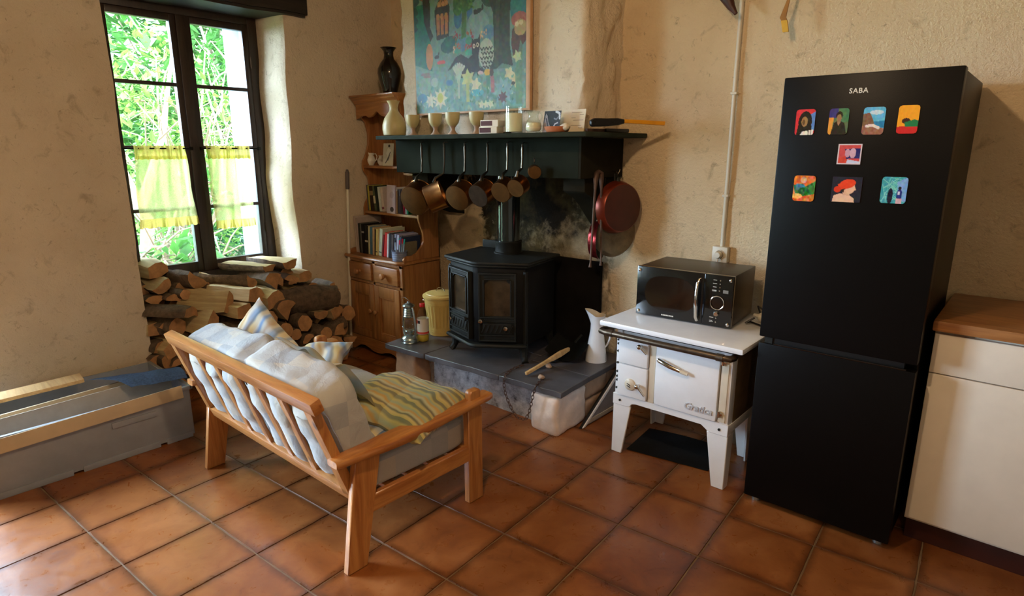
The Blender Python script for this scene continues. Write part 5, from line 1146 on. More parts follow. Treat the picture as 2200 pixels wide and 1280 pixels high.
# throw over the cushion
bm = NB()
def thr(u, v):
    x = -2.46+.56*u; k = v
    y = 1.21+.30*k+.02*math.sin(u*5); z = .70-.05*k-.62*max(0, k-.1)**1.6+.012*math.sin(u*14+k*5)+.012*noise.noise(Vector((u*6, v*6, 2)))
    return Vector((x+.03*k, y, max(z, .43)))
grid(bm, thr, 40, 26); bmesh.ops.solidify(bm, geom=bm.faces[:], thickness=.008)
for f in bm.faces: f.smooth = True
solo('throw_blanket', bm, M['throw'], 'pale blue throw draped over the inside of the sofa back cushion', 'blanket', (-2.1, 1.3, .7))
# ------------------------------------------------------------------ hearth things
ln = thing('hurricane_lantern', 'galvanised tin hurricane lantern at the left front of the hearth', 'lantern', (onz(868, 738, HZ).x, onz(868, 738, HZ).y+.05, HZ), 0)
bm = NB(); lathe(bm, [(0, 0), (.058, 0), (.06, .006), (.056, .014), (.058, .022), (.052, .034), (.036, .046), (.03, .05), (.0, .052)], 32); obj('fuel_tank', bm, M['galv'], ln)
bm = NB(); lathe(bm, [(0, .052), (.018, .052), (.018, .062), (.03, .066), (.032, .078), (.026, .084), (0, .084)], 28); obj('burner', bm, M['galv'], ln)
bm = NB(); lathe(bm, [(.027, .084), (.036, .10), (.042, .122), (.040, .142), (.032, .162), (.028, .168)], 28); obj('glass_globe', bm, M['jarglass'], ln)
bm = NB(); pf = [(0.0, .168), (.03, .168), (.034, .172)]
for k in range(4): pf += [(.036-.002*k, .176+.014*k), (.030-.002*k, .184+.014*k)]
pf += [(.03, .236), (.038, .24), (.04, .246), (.034, .254), (.012, .262), (.01, .272), (0, .274)]; lathe(bm, pf, 28); obj('chimney_cap', bm, M['galv'], ln)
for s_ in (-1, 1):
    bm = NB(); tube(bm, [(s_*.045, 0, .03), (s_*.058, 0, .055), (s_*.06, 0, .11), (s_*.053, 0, .17), (s_*.044, 0, .225), (s_*.032, 0, .238)], .0065, 8); obj('air_tube', bm, M['galv'], ln)
bm = NB(); tube(bm, [(.046*math.cos(a), -.012-.02*abs(math.sin(a)), .255+.05*math.sin(a)) for a in [PI*k/10 for k in range(11)]], .0016, 6)
obj('carry_handle', bm, M['galv'], ln)
for z, q in ((.10, 1), (.15, -1)):
    bm = NB(); tube(bm, [(-.05, -.01, z), (-.02, -.043, z+.012*q), (.02, -.043, z-.012*q), (.05, -.01, z)], .0014, 5); obj('guard_wire', bm, M['galv'], ln)
bt = thing('bottle', 'clear plastic bottle with red cap, red and white label and yellow liquid on the hearth', 'bottle', (onz(901, 734, HZ).x, onz(901, 734, HZ).y+.035, HZ))
bm = NB(); lathe(bm, [(0, 0), (.032, 0), (.038, .006), (.039, .03), (.037, .05), (.038, .06), (.038, .155), (.036, .17), (.026, .20), (.015, .222), (.0145, .232)], 32); obj('bottle_body', bm, M['jarglass'], bt)
bm = NB(); lathe(bm, [(0, .002), (.031, .002), (.0365, .008), (.0375, .03), (.0365, .045), (0, .045)], 28); obj('liquid', bm, mat('yellow_liquid', (206, 176, 60), .15, var=.05, coat=.5), bt)
bm = NB(); lathe(bm, [(0, .23), (.0175, .23), (.0175, .25), (.016, .252), (0, .252)], 20); obj('cap', bm, M['red'], bt)
lbm = mat('bottle_label_white', (222, 214, 204), .5, var=.04); lbr = mat('bottle_label_red', (206, 74, 56), .5, var=.1); lbd = mat('bottle_label_dark', (52, 34, 34), .5)
bm = NB(); lathe(bm, [(.0386, .052), (.0389, .056), (.0389, .150), (.0386, .154)], 32); lb = obj('label', bm, lbm, bt)
for nm, z0, z1, a0, a1, mm_ in (('label_band', .054, .068, 0, 360, lbr), ('label_panel', .122, .146, 205, 262, lbr), ('label_panel', .124, .144, 262, 292, lbd)):
    bm = NB(); grid(bm, lambda u, v: Vector((.0393*math.cos(R(a0+(a1-a0)*u)), .0393*math.sin(R(a0+(a1-a0)*u)), z0+(z1-z0)*v)), 24, 1); obj(nm, bm, mm_, lb)
bn_p = onz(922, 722, HZ); bi = thing('lidded_bin', 'pale yellow metal bin with ribbed side and lid left of the stove', 'bin', (bn_p.x+.015, bn_p.y+.10, HZ), 20)
bm = NB(); k = 48
def binw(u, v):
    z = .004+.262*v; r = .082+.030*v; r += .0016*math.sin(u*2*PI*24)*(1 if .22 < v < .78 else 0)
    for zc in (.1, .15, .83, .88, .93): r += .0018*math.exp(-((v-zc)/.014)**2)
    return Vector((r*math.cos(2*PI*u), r*math.sin(2*PI*u), z))
grid(bm, binw, 144, 60, wrap=True); lathe(bm, [(0, .002), (.08, .002), (.083, .006)], 48); obj('bin_body', bm, M['yellow_bin'], bi)
bm = NB(); lathe(bm, [(.112, .258), (.119, .258), (.121, .264), (.12, .274), (.112, .279), (.1, .281), (.096, .287), (.05, .296), (.0, .298)], 48); lid = obj('lid', bm, M['yellow_bin'], bi)
bm = NB(); tube(bm, [(.03*math.cos(a), .0, .296+.026*math.sin(a)) for a in [PI*q/10 for q in range(11)]], .003, 8); obj('lid_handle', bm, M['chrome'], lid)
for s_ in (-1, 1):
    bm = NB(); tube(bm, [(s_*.108, .028*math.cos(a), .235) if False else (s_*(.108+.026*math.sin(a)), .03*math.cos(a), .232) for a in [PI*q/10 for q in range(11)]], .003, 8); obj('side_handle', bm, M['chrome'], bi)
# enamel jug
p = onz(1268, 779, HZ); eg = thing('enamel_pitcher', 'tall white enamel water pitcher at the right end of the hearth', 'pitcher', (p.x, p.y+.06, HZ), -160)
def ej(u, v):
    r = [.062, .062, .058, .052, .046, .041, .037, .036, .039, .046][min(9, int(v*9))]; a_, b_ = int(v*9), min(9, int(v*9)+1); P9 = [.063, .061, .057, .052, .047, .042, .038, .037, .042, .050]; t_ = v*9-a_; r = P9[min(a_, 9)]*(1-t_)+P9[b_]*t_
    z = .292*v; a = 2*PI*u; sp = max(0, v-.78)/.22
    return Vector((r*math.cos(a)*(1+.5*sp*max(0, math.cos(a))**2), r*math.sin(a), z+.032*sp*max(0, math.cos(a))-.012*sp))
bm = NB(); grid(bm, ej, 48, 45, wrap=True); lathe(bm, [(0, .001), (.063, 0)], 48); obj('pitcher_body', bm, M['white'], eg)
bm = NB(); grid(bm, lambda u, v: Vector((ej(u, .2+.8*v).x*.96, ej(u, .2+.8*v).y*.96, ej(u, .2+.8*v).z)), 48, 20, wrap=True); obj('pitcher_inside', bm, M['cream'], eg)
bm = NB(); tube(bm, [(-.046, 0, .268), (-.075, 0, .262), (-.088, 0, .235), (-.088, 0, .19), (-.078, 0, .14), (-.062, 0, .10), (-.052, 0, .085)], [.004, .0065, .007, .007, .006, .005, .004], 8); obj('handle', bm, M['white'], eg)
bm = NB(); t = bmesh.new(); grid(t, lambda u, v: ej(.46+.012*u+.004*math.sin(v*9), .02+.16*v)*1.0+Vector((ej(.46, .1).normalized().x*.0012, ej(.46, .1).normalized().y*.0012, 0)), 2, 6); join(bm, t); obj('enamel_chip', bm, M['black'], eg)
# ash shovel, stick, stones, chain
sh = thing('ash_pan', 'dark sooty ash shovel lying against the back panel right of the stove', 'shovel', (-2.03, 2.83, HZ), 8)
bm = NB(); grid(bm, lambda u, v: Vector((-.12+.24*u, -.05+.16*v, .01+.07*v+.05*abs(u-.5)**2*4)), 14, 10); bmesh.ops.solidify(bm, geom=bm.faces[:], thickness=.003); obj('blade', bm, M['iron'], sh)
bm = NB(); tube(bm, [(0, .11, .08), (.02, .16, .12)], .008, 8); obj('socket', bm, M['iron'], sh)
a, b = onz(1130, 803, HZ+.016), onz(1222, 748, HZ+.075)
wd = thing('kindling_stick', 'pale split kindling stick lying across the hearth slab', 'firewood', (a+b)/2)
bm = NB(); ux = (b-a).normalized(); zz = Vector((0, 0, 1)); uy = zz.cross(ux).normalized(); L = (b-a).length; uz = ux.cross(uy)
q = [(0, -.009), (L*.3, -.010), (L*.5, -.011), (L*.6, -.017), (L*.8, -.021), (L, -.016), (L+.006, .004), (L*.8, .014), (L*.6, .012), (L*.5, .009), (L*.2, .009), (0, .010)]
prism(bm, q, a-uy*.008, ux, uz, uy*.018, bev=.003); obj('stick', bm, M['stickwood'], wd, world=True)
for (u, v, r, lb) in ((1178, 790, .017, 'reddish pebble on the hearth slab beside the stick'), (1163, 814, .016, 'brown pebble near the front edge of the hearth slab'), (1187, 778, .018, 'dark cinder lying behind the stick')):
    p = onz(u, v, HZ); bm = NB(); t = bmesh.new(); bmesh.ops.create_icosphere(t, subdivisions=2, radius=r)
    for vv in t.verts: vv.co = Vector((vv.co.x*1.3, vv.co.y, vv.co.z*.8))+nv(vv.co+p, .005, 60)
    join(bm, t, Matrix.Translation((p.x, p.y, HZ+r*.72))); solo('pebble', bm, M['stone2'] if 'cinder' not in lb else M['black'], lb, 'stone', (p.x, p.y, HZ))
ch = thing('iron_chain', 'rusty iron chain hanging in a loop over the front edge of the hearth', 'chain', onz(1130, 870, .1))
cpts = [onz(1122, 785, HZ+.006), onz(1100, 793, HZ+.006), onz(1086, 806, HZ+.006)]+[ony(u, v, 2.362) for u, v in ((1082, 822), (1086, 845), (1092, 862), (1100, 880), (1110, 895), (1120, 900), (1130, 900), (1137, 885), (1141, 868), (1145, 850), (1150, 832))]+[onz(1157, 822, HZ+.006), onz(1164, 815, HZ+.006)]
cpts = [Vector((p.x, p.y, max(p.z, .012))) for p in cpts]
acc = 0; step = .021; links = []
for a, b in zip(cpts, cpts[1:]):
    d = (b-a); L = d.length; t = step-acc if acc else 0
    while t < L: links.append((a+d*(t/L), d.normalized())); t += step
    acc = (L-(t-step)) % step
lm = None
for i, (p, d) in enumerate(links):
    if lm is None:
        bm = NB(); pts = [(.0135*math.cos(a)+(.004 if math.cos(a) > 0 else -.004)*0, .0075*math.sin(a), 0) for a in [2*PI*q/12 for q in range(12)]]; tube(bm, pts, .0021, 5, closed=True); lm = mesh('link', bm, M['rustiron'])
    o = bpy.data.objects.new('link', lm); COL.objects.link(o); o.parent = ch; o.location = p-Vector(ch.location)
    o.rotation_euler = (d.to_track_quat('X', 'Z').to_matrix().to_4x4() @ Matrix.Rotation(R(90*(i % 2)+15), 4, 'X')).to_euler()
# framed board between hearth and range
fb = thing('framed_board', 'grey board with thin white edge leaning between the hearth and the white range', 'board', (-1.73, 2.8, 0))
q = [(2.60, .0), (3.12, .0), (3.12, .29), (3.08, .30)]
bm = NB(); prism(bm, q, (-1.752, 0, .004), (0, 1, 0), (0, 0, 1), (.012, 0, 0), bev=.001); obj('panel', bm, mat('grey_board', (128, 122, 124), .5, var=.15), fb, world=True)
bm = NB(); L = math.hypot(.48, .30); prism(bm, [(2.59, .0), (2.615, .0), (3.095, .302), (3.075, .314)], (-1.742, 0, .004), (0, 1, 0), (0, 0, 1), (.008, 0, 0), bev=.001); obj('edge_strip', bm, M['white'], fb, world=True)
bm = NB(); prism(bm, [(2.58, .0), (2.60, .0), (3.085, .315), (3.065, .326)], (-1.757, 0, .002), (0, 1, 0), (0, 0, 1), (.014, 0, 0), bev=.001); obj('edge_strip', bm, M['black'], fb, world=True)
bm = NB(); prism(bm, [(2.62, .008), (3.12, .008), (3.12, .03), (2.65, .03)], (-1.742, 0, .004), (0, 1, 0), (0, 0, 1), (.006, 0, 0), bev=.001); obj('bottom_strip', bm, M['card_grey'], fb, world=True)
# ------------------------------------------------------------------ white range
RY = 2.49; RX0, RX1 = -1.487, -.912
rg_ = thing('enamel_range', 'old white enamel solid-fuel range on four tapered legs beside the fridge', 'stove', (-1.2, 2.78, 0))
def G(nm, bm, m, par=None, **k): return obj(nm, bm, M[m], par or rg_, world=True, **k)
bm = NB(); bx(bm, RX0+.004, RX1-.004, RY+.012, 3.02, .305, .655, .012); G('body', bm, 'white')
bm = NB(); bx(bm, RX1-.006, RX1+.0015, RY+.05, 3.015, .30, .655, .002); G('side_panel', bm, 'rust')
bm = NB(); bx(bm, RX1-.045, RX1, RY, RY+.08, .30, .655, .012); G('corner_post', bm, 'white')
bm = NB(); bx(bm, RX0, RX0+.03, RY+.002, RY+.06, .30, .655, .008); G('corner_post', bm, 'white')
bm = NB(); q = [(RX0-.006, .315), (RX0-.006, .258), (RX0+.075, .258)]+[(RX0+.09+.003*i, .262+.018*math.sin(i*.3)) for i in range(5)]+[(RX0+.12, .283), (RX1-.12, .283), (RX1-.09, .262), (RX1-.075, .258), (RX1+.004, .258), (RX1+.004, .315)]
prism(bm, q, (0, RY-.003, 0), (1, 0, 0), (0, 0, 1), (0, .012, 0), bev=.002)
bx(bm, RX1-.006, RX1+.004, RY, 3.0, .268, .31, .002); bx(bm, RX0-.006, RX0+.004, RY, 3.0, .268, .31, .002); G('apron', bm, 'white')
for x, y, sx, sy in ((RX0, RY, 1, 1), (RX1, RY, -1, 1), (RX0, 2.94, 1, -1), (RX1-.02, 2.86, -1, -1)):
    bm = NB(); t = bmesh.new(); tp = [(0, 0), (sx*.098, 0), (sx*.098, sy*.012), (sx*.012, sy*.012), (sx*.012, sy*.07), (0, sy*.07)]; fo = sx*-.012
    A = [t.verts.new((x+a-sx*.004, y+b, .262)) for a, b in tp]; bsc = [(0, 0), (sx*.058, 0), (sx*.058, sy*.012), (sx*.012, sy*.012), (sx*.012, sy*.05), (0, sy*.05)]
    B = [t.verts.new((x+a+fo*.4, y+b-sy*.002, .0)) for a, b in bsc]
    t.faces.new(A); t.faces.new(B[::-1])
    for i in range(6): t.faces.new((A[i], B[i], B[(i+1) % 6], A[(i+1) % 6]))
    join(bm, t); bmesh.ops.recalc_face_normals(bm, faces=bm.faces); bmesh.ops.bevel(bm, geom=bm.edges[:], offset=.003, segments=1, affect='EDGES'); G('leg', bm, 'white')
bm = NB(); bx(bm, -1.548, -.852, 2.425, 3.02, .664, .690, .009); G('top_plate', bm, 'white')
bm = NB(); bx(bm, -1.50, -.90, 2.455, 2.98, .652, .665, .003); G('plate_rim', bm, 'black')
bm = NB(); z = .636; tube(bm, [(-1.50, 2.49, z), (-1.528, 2.48, z), (-1.545, 2.455, z), (-1.54, 2.432, z), (-1.515, 2.425, z), (-.93, 2.425, z), (-.905, 2.432, z), (-.898, 2.455, z), (-.905, 2.49, z)], .0145, 12)
tube(bm, [(-1.50, 2.425, z), (-1.47, 2.425, z)], .017, 12); tube(bm, [(-.96, 2.425, z), (-.93, 2.425, z)], .017, 12); G('towel_rail', bm, 'brass_old')
def rdoor(x0, x1, z0, z1, nm='door', bev=.008):
    bm = NB(); bx(bm, x0, x1, RY-.016, RY+.012, z0, z1, bev); return G(nm, bm, 'white')
RD1 = rdoor(RX0+.022, -1.307, .482, .618, 'firebox_door'); RD2 = rdoor(RX0+.022, -1.307, .318, .478, 'ash_door'); RD3 = rdoor(-1.268, -.962, .318, .622, 'oven_door', .012)
bm = NB(); bx(bm, -1.303, -1.272, RY-.004, RY+.01, .315, .62, .003); G('center_strip', bm, 'cream')
bm = NB(); bx(bm, -.958, -.925, RY-.006, RY+.01, .32, .61, .003); G('hinge_strip', bm, 'cream')
def lever(p, ang, L, par):
    bm = NB(); c0 = Vector(p); d = Vector((math.cos(R(ang)), 0, math.sin(R(ang)))); t = bmesh.new(); bmesh.ops.create_uvsphere(t, u_segments=14, v_segments=8, radius=.0125); join(bm, t, Matrix.Translation(c0+Vector((0, -.022, 0))))
    tube(bm, [c0+Vector((0, -.016, 0)), c0+d*L*.4+Vector((0, -.012, 0)), c0+d*L+Vector((0, -.006, 0))], [.007, .006, .004], 8); tube(bm, [c0+Vector((0, .004, 0)), c0+Vector((0, -.02, 0))], .007, 10); G('latch_handle', bm, 'chrome', par)
lever((-1.342, RY-.016, .590), -48, .045, RD1); lever((-1.345, RY-.016, .392), -55, .055, RD2)
bm = NB(); m = Matrix.Translation((-1.392, RY-.016, .385)) @ Matrix.Rotation(R(90), 4, 'X'); lathe(bm, [(0, .016), (.012, .014), (.027, .008), (.03, .0), (.03, -.002)], 28, m); G('air_disc', bm, 'cream', RD2)
for dz in (-.005, .005):
    bm = NB(); box(bm, (-1.392, RY-.0325, .385+dz), (.02, .003, .003), (0, 20, 0)); G('slot', bm, 'black', RD2)
bm = NB(); tube(bm, [(-1.245, RY-.03, .548), (-1.235, RY-.034, .546), (-1.18, RY-.040, .532), (-1.13, RY-.036, .520)], [.010, .012, .011, .008], 10)
for q in ((-1.238, .547), (-1.14, .523)): tube(bm, [(q[0], RY-.012, q[1]), (q[0], RY-.034, q[1])], .005, 8)
G('oven_handle', bm, 'chrome', RD3)
bm = NB(); tube(bm, [(-1.132, RY-.036, .5205), (-1.098, RY-.033, .513)], [.009, .008], 10); G('handle_tip', bm, 'cream', RD3)
t = text_bm('Gratica', .046, .004, .25, .0008, .98); bm = NB(); join(bm, t, Matrix.Translation((-1.047, RY-.018, .360)) @ Matrix.Rotation(R(90), 4, 'X')); G('relief_lettering', bm, 'lettering', RD3)
for z in (.36, .62-.02):
    bm = NB(); tube(bm, [(-.952, RY-.014, z-.014), (-.952, RY-.014, z+.014)], .007, 10); box(bm, (-.945, RY-.012, z), (.018, .008, .012), bev=.002); G('hinge', bm, 'chrome', RD3)
for z in (.592, .572, .535, .475, .43, .405, .385, .345):
    bm = NB(); tube(bm, [(RX0+.012, RY-.004, z), (RX0+.012, RY+.004, z)], .0055, 8); tube(bm, [(RX0+.012, RY-.004, z), (RX0+.022, RY-.007, z)], .003, 6); G('hinge_pin', bm, 'iron')
for x in (RX0+.035, RX1-.035):
    bm = NB(); tube(bm, [(x, RY-.007, .285), (x, RY+.004, .285)], .006, 10); G('bolt', bm, 'iron')
# floor mat under the range
mt = NB(); o_ = [onz(1345, 966, 0), onz(1395, 921, 0), onz(1560, 965, 0), onz(1520, 1013, 0)]
grid(mt, lambda u, v: o_[0]*(1-u)*(1-v)+o_[1]*(1-u)*v+o_[2]*u*v+o_[3]*u*(1-v)+Vector((0, 0, .004+.010*math.sin(u*3.1)*v)), 24, 14); bmesh.ops.solidify(mt, geom=mt.faces[:], thickness=-.012)
for v in mt.verts: v.co.z = max(v.co.z, .001)
solo('floor_mat', mt, M['mat_black'], 'folded black felt mat on the tiles under the white range', 'mat', (-1.28, 2.65, 0))
# ------------------------------------------------------------------ microwave
mw = thing('microwave', 'black retro microwave oven with chrome handle standing on the white range', 'microwave', (-1.472, 2.638, .69), 4.2)
MWW, MWD, MWH = .468, .335, .245
for x in (.04, MWW-.04):
    for y in (.04, MWD-.04):
        bm = NB(); lathe(bm, [(0, 0), (.012, 0), (.012, .01), (0, .01)], 12, Matrix.Translation((x, y, 0))); obj('foot', bm, M['black'], mw)
bm = NB(); bx(bm, .004, MWW-.004, .018, MWD, .008, MWH, .004); obj('case', bm, M['microbody'], mw)
bm = NB(); bx(bm, 0, MWW-.135, -.004, .02, .006, MWH+.001, .004); dor = obj('door', bm, M['black_gloss'], mw)
bm = NB(); q = [(.17+.125*math.copysign(abs(math.cos(a))**.7, math.cos(a)), .125+.085*math.copysign(abs(math.sin(a))**.8, math.sin(a))) for a in [2*PI*i/40 for i in range(40)]]
prism(bm, q, (0, -.0052, 0), (1, 0, 0), (0, 0, 1), (0, .0012, 0)); obj('door_window', bm, M['brown_glass'], dor)
bm = NB(); hx = MWW-.152; tube(bm, [(hx, -.004, .215), (hx, -.024, .215), (hx-.002, -.034, .20), (hx-.003, -.044, .125), (hx-.002, -.034, .045), (hx, -.024, .03), (hx, -.004, .03)], [.009, .009, .008, .0085, .008, .009, .009], 12); obj('handle', bm, M['chrome'], dor)
bm = NB(); bx(bm, MWW-.134, MWW, -.004, .02, .006, MWH+.001, .004); pn = obj('control_panel', bm, M['black_gloss'], mw)
cx = MWW-.068
bm = NB(); tube(bm, [(cx+.031*math.cos(2*PI*k/36), -.0065, .118+.031*math.sin(2*PI*k/36)) for k in range(36)], .0028, 8, closed=True); obj('dial_ring', bm, M['chrome'], pn)
bm = NB(); lathe(bm, [(0, .012), (.009, .012), (.012, .008), (.013, 0)], 18, Matrix.Translation((cx, -.004, .066)) @ Matrix.Rotation(R(90), 4, 'X')); obj('knob', bm, M['chrome'], pn)
for (x, z) in ((cx+.008, .222), (cx+.008, .206), (cx+.008, .19), (cx+.007, .174), (cx, .046), (cx, .027)):
    bm = NB(); lathe(bm, [(0, .004), (.003, .004), (.0045, .001), (.0045, 0)], 12, Matrix.Translation((x, -.004, z)) @ Matrix.Rotation(R(90), 4, 'X')); obj('button', bm, M['chrome'], pn)
wht = mat('print_white', (214, 210, 200), .5, var=.02)
for x, z, w_ in ((cx-.017, .222, .016), (cx-.017, .206, .018), (cx-.017, .19, .016), (cx-.018, .175, .020), (cx-.018, .171, .020), (cx-.022, .047, .018), (cx-.024, .031, .014), (cx-.022, .026, .018)):
    bm = NB(); bx(bm, x-w_/2, x+w_/2, -.0046, -.004, z-.0009, z+.0009); obj('legend_line', bm, wht, pn)
bm = NB(); bx(bm, cx+.022, cx+.046, -.0045, -.004, .165, .18); obj('badge', bm, mat('grey_print', (120, 116, 108), .5), pn)
bm = NB()
for k in range(8): bx(bm, .135+k*.0078, .141+k*.0078, -.0048, -.004, .0165, .0225)
obj('print_line', bm, wht, dor)['kind'] = 'stuff'
for x, z in ((.014, MWH-.018), (.014, .022), (MWW-.014, MWH-.018), (MWW-.014, .022)):
    bm = NB(); t = bmesh.new(); bmesh.ops.create_uvsphere(t, u_segments=16, v_segments=8, radius=.0085); join(bm, t, Matrix.Translation((x, -.005, z)) @ Matrix.Diagonal((1, .6, 1, 1))); obj('corner_stud', bm, M['chrome'], mw)
# plug and cable lying beside the microwave
pg = thing('plug', 'cream electric plug with a dark cable lying between the microwave and the fridge', 'plug', (-.935, 2.83, .692))
bm = NB(); t = bmesh.new(); lathe(t, [(0, 0), (.016, 0), (.021, .008), (.022, .03), (.018, .045), (.009, .052), (.006, .075), (0, .076)], 18); join(bm, t, Matrix.Translation((-.905, 2.87, .716)) @ Euler((R(72), 0, R(-52))).to_matrix().to_4x4()); obj('plug_body', bm, M['plastic_white'], pg, world=True)
bm = NB(); tube(bm, [(-.955, 2.825, .725), (-.985, 2.80, .70), (-.975, 2.84, .698), (-.90, 2.80, .697), (-.87, 2.84, .70), (-.90, 2.90, .70), (-.96, 2.92, .72), (-.985, 2.95, .75), (-.99, 3.03, .72)], .0045, 8); obj('cable', bm, M['black'], pg, world=True)
# ------------------------------------------------------------------ fridge
FY = 2.473; FX0, FX1 = -.811, -.262; FH = 1.745
fg = thing('fridge_freezer', 'tall black fridge-freezer covered with picture magnets', 'fridge', (-.54, 2.8, 0))
def Fp(nm, bm, m, par=None): return obj(nm, bm, M[m], par or fg, world=True)
bm = NB(); bx(bm, FX0+.004, FX1-.004, FY+.06, 3.10, .03, FH-.006, .006); Fp('cabinet', bm, 'fridge')
bm = NB(); bx(bm, FX0, FX1, FY, FY+.055, .748, FH, .006); d1 = Fp('upper_door', bm, 'fridge')
bm = NB(); bx(bm, FX0, FX1, FY, FY+.055, .03, .722, .006); d2 = Fp('lower_door', bm, 'fridge')
bm = NB(); bx(bm, FX0+.04, FX1-.04, FY+.018, FY+.05, .716, .752); Fp('grip_recess', bm, 'fridge_dark')
bm = NB()
bx(bm, FX0+.06, FX1-.03, FY-.002, FY+.01, .722, .728, .001); Fp('grip_lip', bm, 'black_gloss')
bm = NB(); bx(bm, FX0+.02, FX0+.05, FY+.012, FY+.05, .72, .748); Fp('hinge', bm, 'iron')
for x in (FX0+.04, FX1-.04):
    bm = NB(); lathe(bm, [(0, 0), (.018, 0), (.018, .02), (.008, .022), (.008, .035), (0, .035)], 16, Matrix.Translation((x, FY+.05, 0))); Fp('foot', bm, 'galv')
p = ony(1845, 195, FY); t = text_bm('SABA', .0235, .0015, 0, .0004, 1.12); bm = NB(); join(bm, t, Matrix.Translation((p.x, FY-.0012, p.z)) @ Matrix.Rotation(R(90), 4, 'X')); obj('brand_lettering', bm, wht, d1, world=True)
# magnets
def mag(u0, u1, v0, v1, cv, label, rounded=.008, rot=0):
    vm, um = (v0+v1)/2, (u0+u1)/2
    a = ony(u0, vm, FY); b = ony(u1, vm, FY); t_ = ony(um, v0, FY).z; bo_ = ony(um, v1, FY).z
    printed('magnet', cv, (a.x, FY-.0032, t_), (b.x-a.x, 0, rot*(b.x-a.x)), (rot*(t_-bo_), 0, bo_-t_), (0, -1, 0), .003, label, 'magnet', 'printg', rounded, 'picture magnets on the fridge door')
def C0(col, h_=52, w_=40): c = Cv(w_, h_, col); c.h_w = h_/w_; return c
c = C0((206, 50, 56)); c.poly([(.75, .2), (1, .1), (1, .8), (.8, .9)], (90, 130, 190)); c.ell(.5, .5, .34, .42, (34, 26, 22)); c.poly([(.1, .95), (.2, .4), (.8, .4), (.9, 1), (.1, 1)], (34, 26, 22)); c.ell(.47, .48, .16, .19, (150, 112, 72)); c.ell(.43, .5, .07, .1, (96, 70, 46)); c.poly([(.28, 1), (.4, .86), (.95, .78), (.95, 1)], (226, 218, 206)); c.line([(.7, .8), (.72, 1)], .02, (30, 24, 22)); c.line([(.84, .78), (.84, 1)], .02, (30, 24, 22)); c.mottle(21, .12, 10)
mag(1710, 1751, 235, 290, c, 'magnet of a dark-haired figure on red, top left of the fridge door')
c = C0((90, 110, 70)); c.poly([(0, 0), (.45, 0), (.45, .35), (0, .4)], (60, 54, 120)); c.poly([(0, .35), (.25, .35), (.2, 1), (0, 1)], (222, 150, 60)); c.poly([(.5, 0), (1, 0), (1, .5), (.6, .6)], (70, 120, 80)); c.poly([(.15, 1), (.28, .55), (.5, .45), (.8, .55), (.95, 1)], (44, 38, 28)); c.ell(.52, .27, .17, .15, (38, 32, 26)); c.ell(.52, .38, .12, .15, (150, 112, 78)); c.poly([(.42, .5), (.52, .66), (.62, .5)], (160, 120, 84)); c.mottle(22, .12, 10)
mag(1781, 1823, 233, 289, c, 'magnet of a figure in dark clothes on purple and green, second in the top row')
c = C0((96, 178, 214)); c.poly([(0, .25), (.3, .2), (.5, .5), (.62, .62), (0, .8)], (120, 88, 68)); c.poly([(.5, .52), (1, .5), (1, .75), (.6, .72)], (40, 130, 170)); c.poly([(0, .68), (.4, .62), (.7, .72), (1, .78), (1, 1), (0, 1)], (150, 100, 82)); c.line([(.2, .68), (.5, .66), (.75, .75)], .05, (226, 206, 200)); c.ell(.6, .2, .3, .08, (190, 214, 226)); c.mottle(23, .16, 14)
mag(1854, 1901, 230, 289, c, 'magnet of a rocky shore under a blue sky, third in the top row')
c = C0((238, 160, 40)); c.poly([(0, .75), (1, .68), (1, 1), (0, 1)], (200, 40, 40)); c.ell(.42, .55, .2, .1, (60, 40, 30)); c.poly([(.35, .6), (.8, .5), (1, .55), (1, .75), (.4, .75)], (30, 120, 70)); c.mottle(24, .06)
mag(1929, 1974, 226, 287, c, 'magnet with orange sky and red and green shapes, rightmost in the top row')
c = C0((206, 190, 196), 44, 50); c.poly([(.06, .06), (.94, .06), (.94, .94), (.06, .94)], (196, 74, 74)); c.poly([(.3, .25), (.94, .22), (.94, .7), (.36, .72)], (40, 40, 100)); c.ell(.42, .45, .11, .2, (190, 140, 160)); c.ell(.64, .45, .13, .24, (200, 160, 176)); c.poly([(.06, .7), (.35, .6), (.45, .94), (.06, .94)], (200, 66, 50)); c.poly([(.45, .75), (.94, .85), (.94, .94), (.4, .94)], (190, 196, 220)); c.mottle(25, .07)
mag(1800, 1851, 309, 353, c, 'pale-bordered magnet of two heads on red and blue in the middle of the door', 0)
c = C0((214, 110, 50), 50, 42); c.poly([(0, .35), (.4, .5), (.6, .4), (1, .2), (1, .7), (.5, .8), (.1, .7)], (60, 120, 60)); c.ell(.3, .45, .25, .14, (60, 110, 130)); c.ell(.5, .6, .26, .14, (34, 96, 50)); c.ell(.2, .8, .25, .1, (230, 190, 90)); c.ell(.45, .18, .14, .12, (206, 170, 140)); c.mottle(26, .4, 12)
mag(1705, 1751, 377, 432, c, 'blotchy orange and green magnet, left of the lower row')
c = C0((36, 36, 48), 50, 56); c.poly([(.06, 1), (.1, .74), (.3, .66), (.6, .7), (.78, .84), (.8, 1)], (224, 180, 150)); c.poly([(.4, .72), (.4, .5), (.62, .5), (.62, .74)], (214, 166, 138)); c.ell(.62, .42, .16, .24, (224, 176, 146)); c.poly([(.75, .38), (.83, .5), (.74, .54)], (224, 176, 146)); c.ell(.52, .28, .27, .18, (222, 66, 34), -14); c.poly([(.2, .3), (.5, .2), (.5, .48), (.26, .5)], (222, 66, 34)); c.ell(.2, .5, .12, .12, (206, 56, 30)); c.poly([(.32, .5), (.44, .46), (.42, .62)], (48, 26, 22)); c.mottle(27, .06)
mag(1787, 1851, 380, 434, c, 'square dark magnet of a figure in a red headscarf seen from the side', 0)
c = C0((60, 150, 160), 50, 50)
for k in range(30): c.line([(rg.random(), rg.random()), (rg.random(), rg.random())], .012, (150, 214, 200), .6)
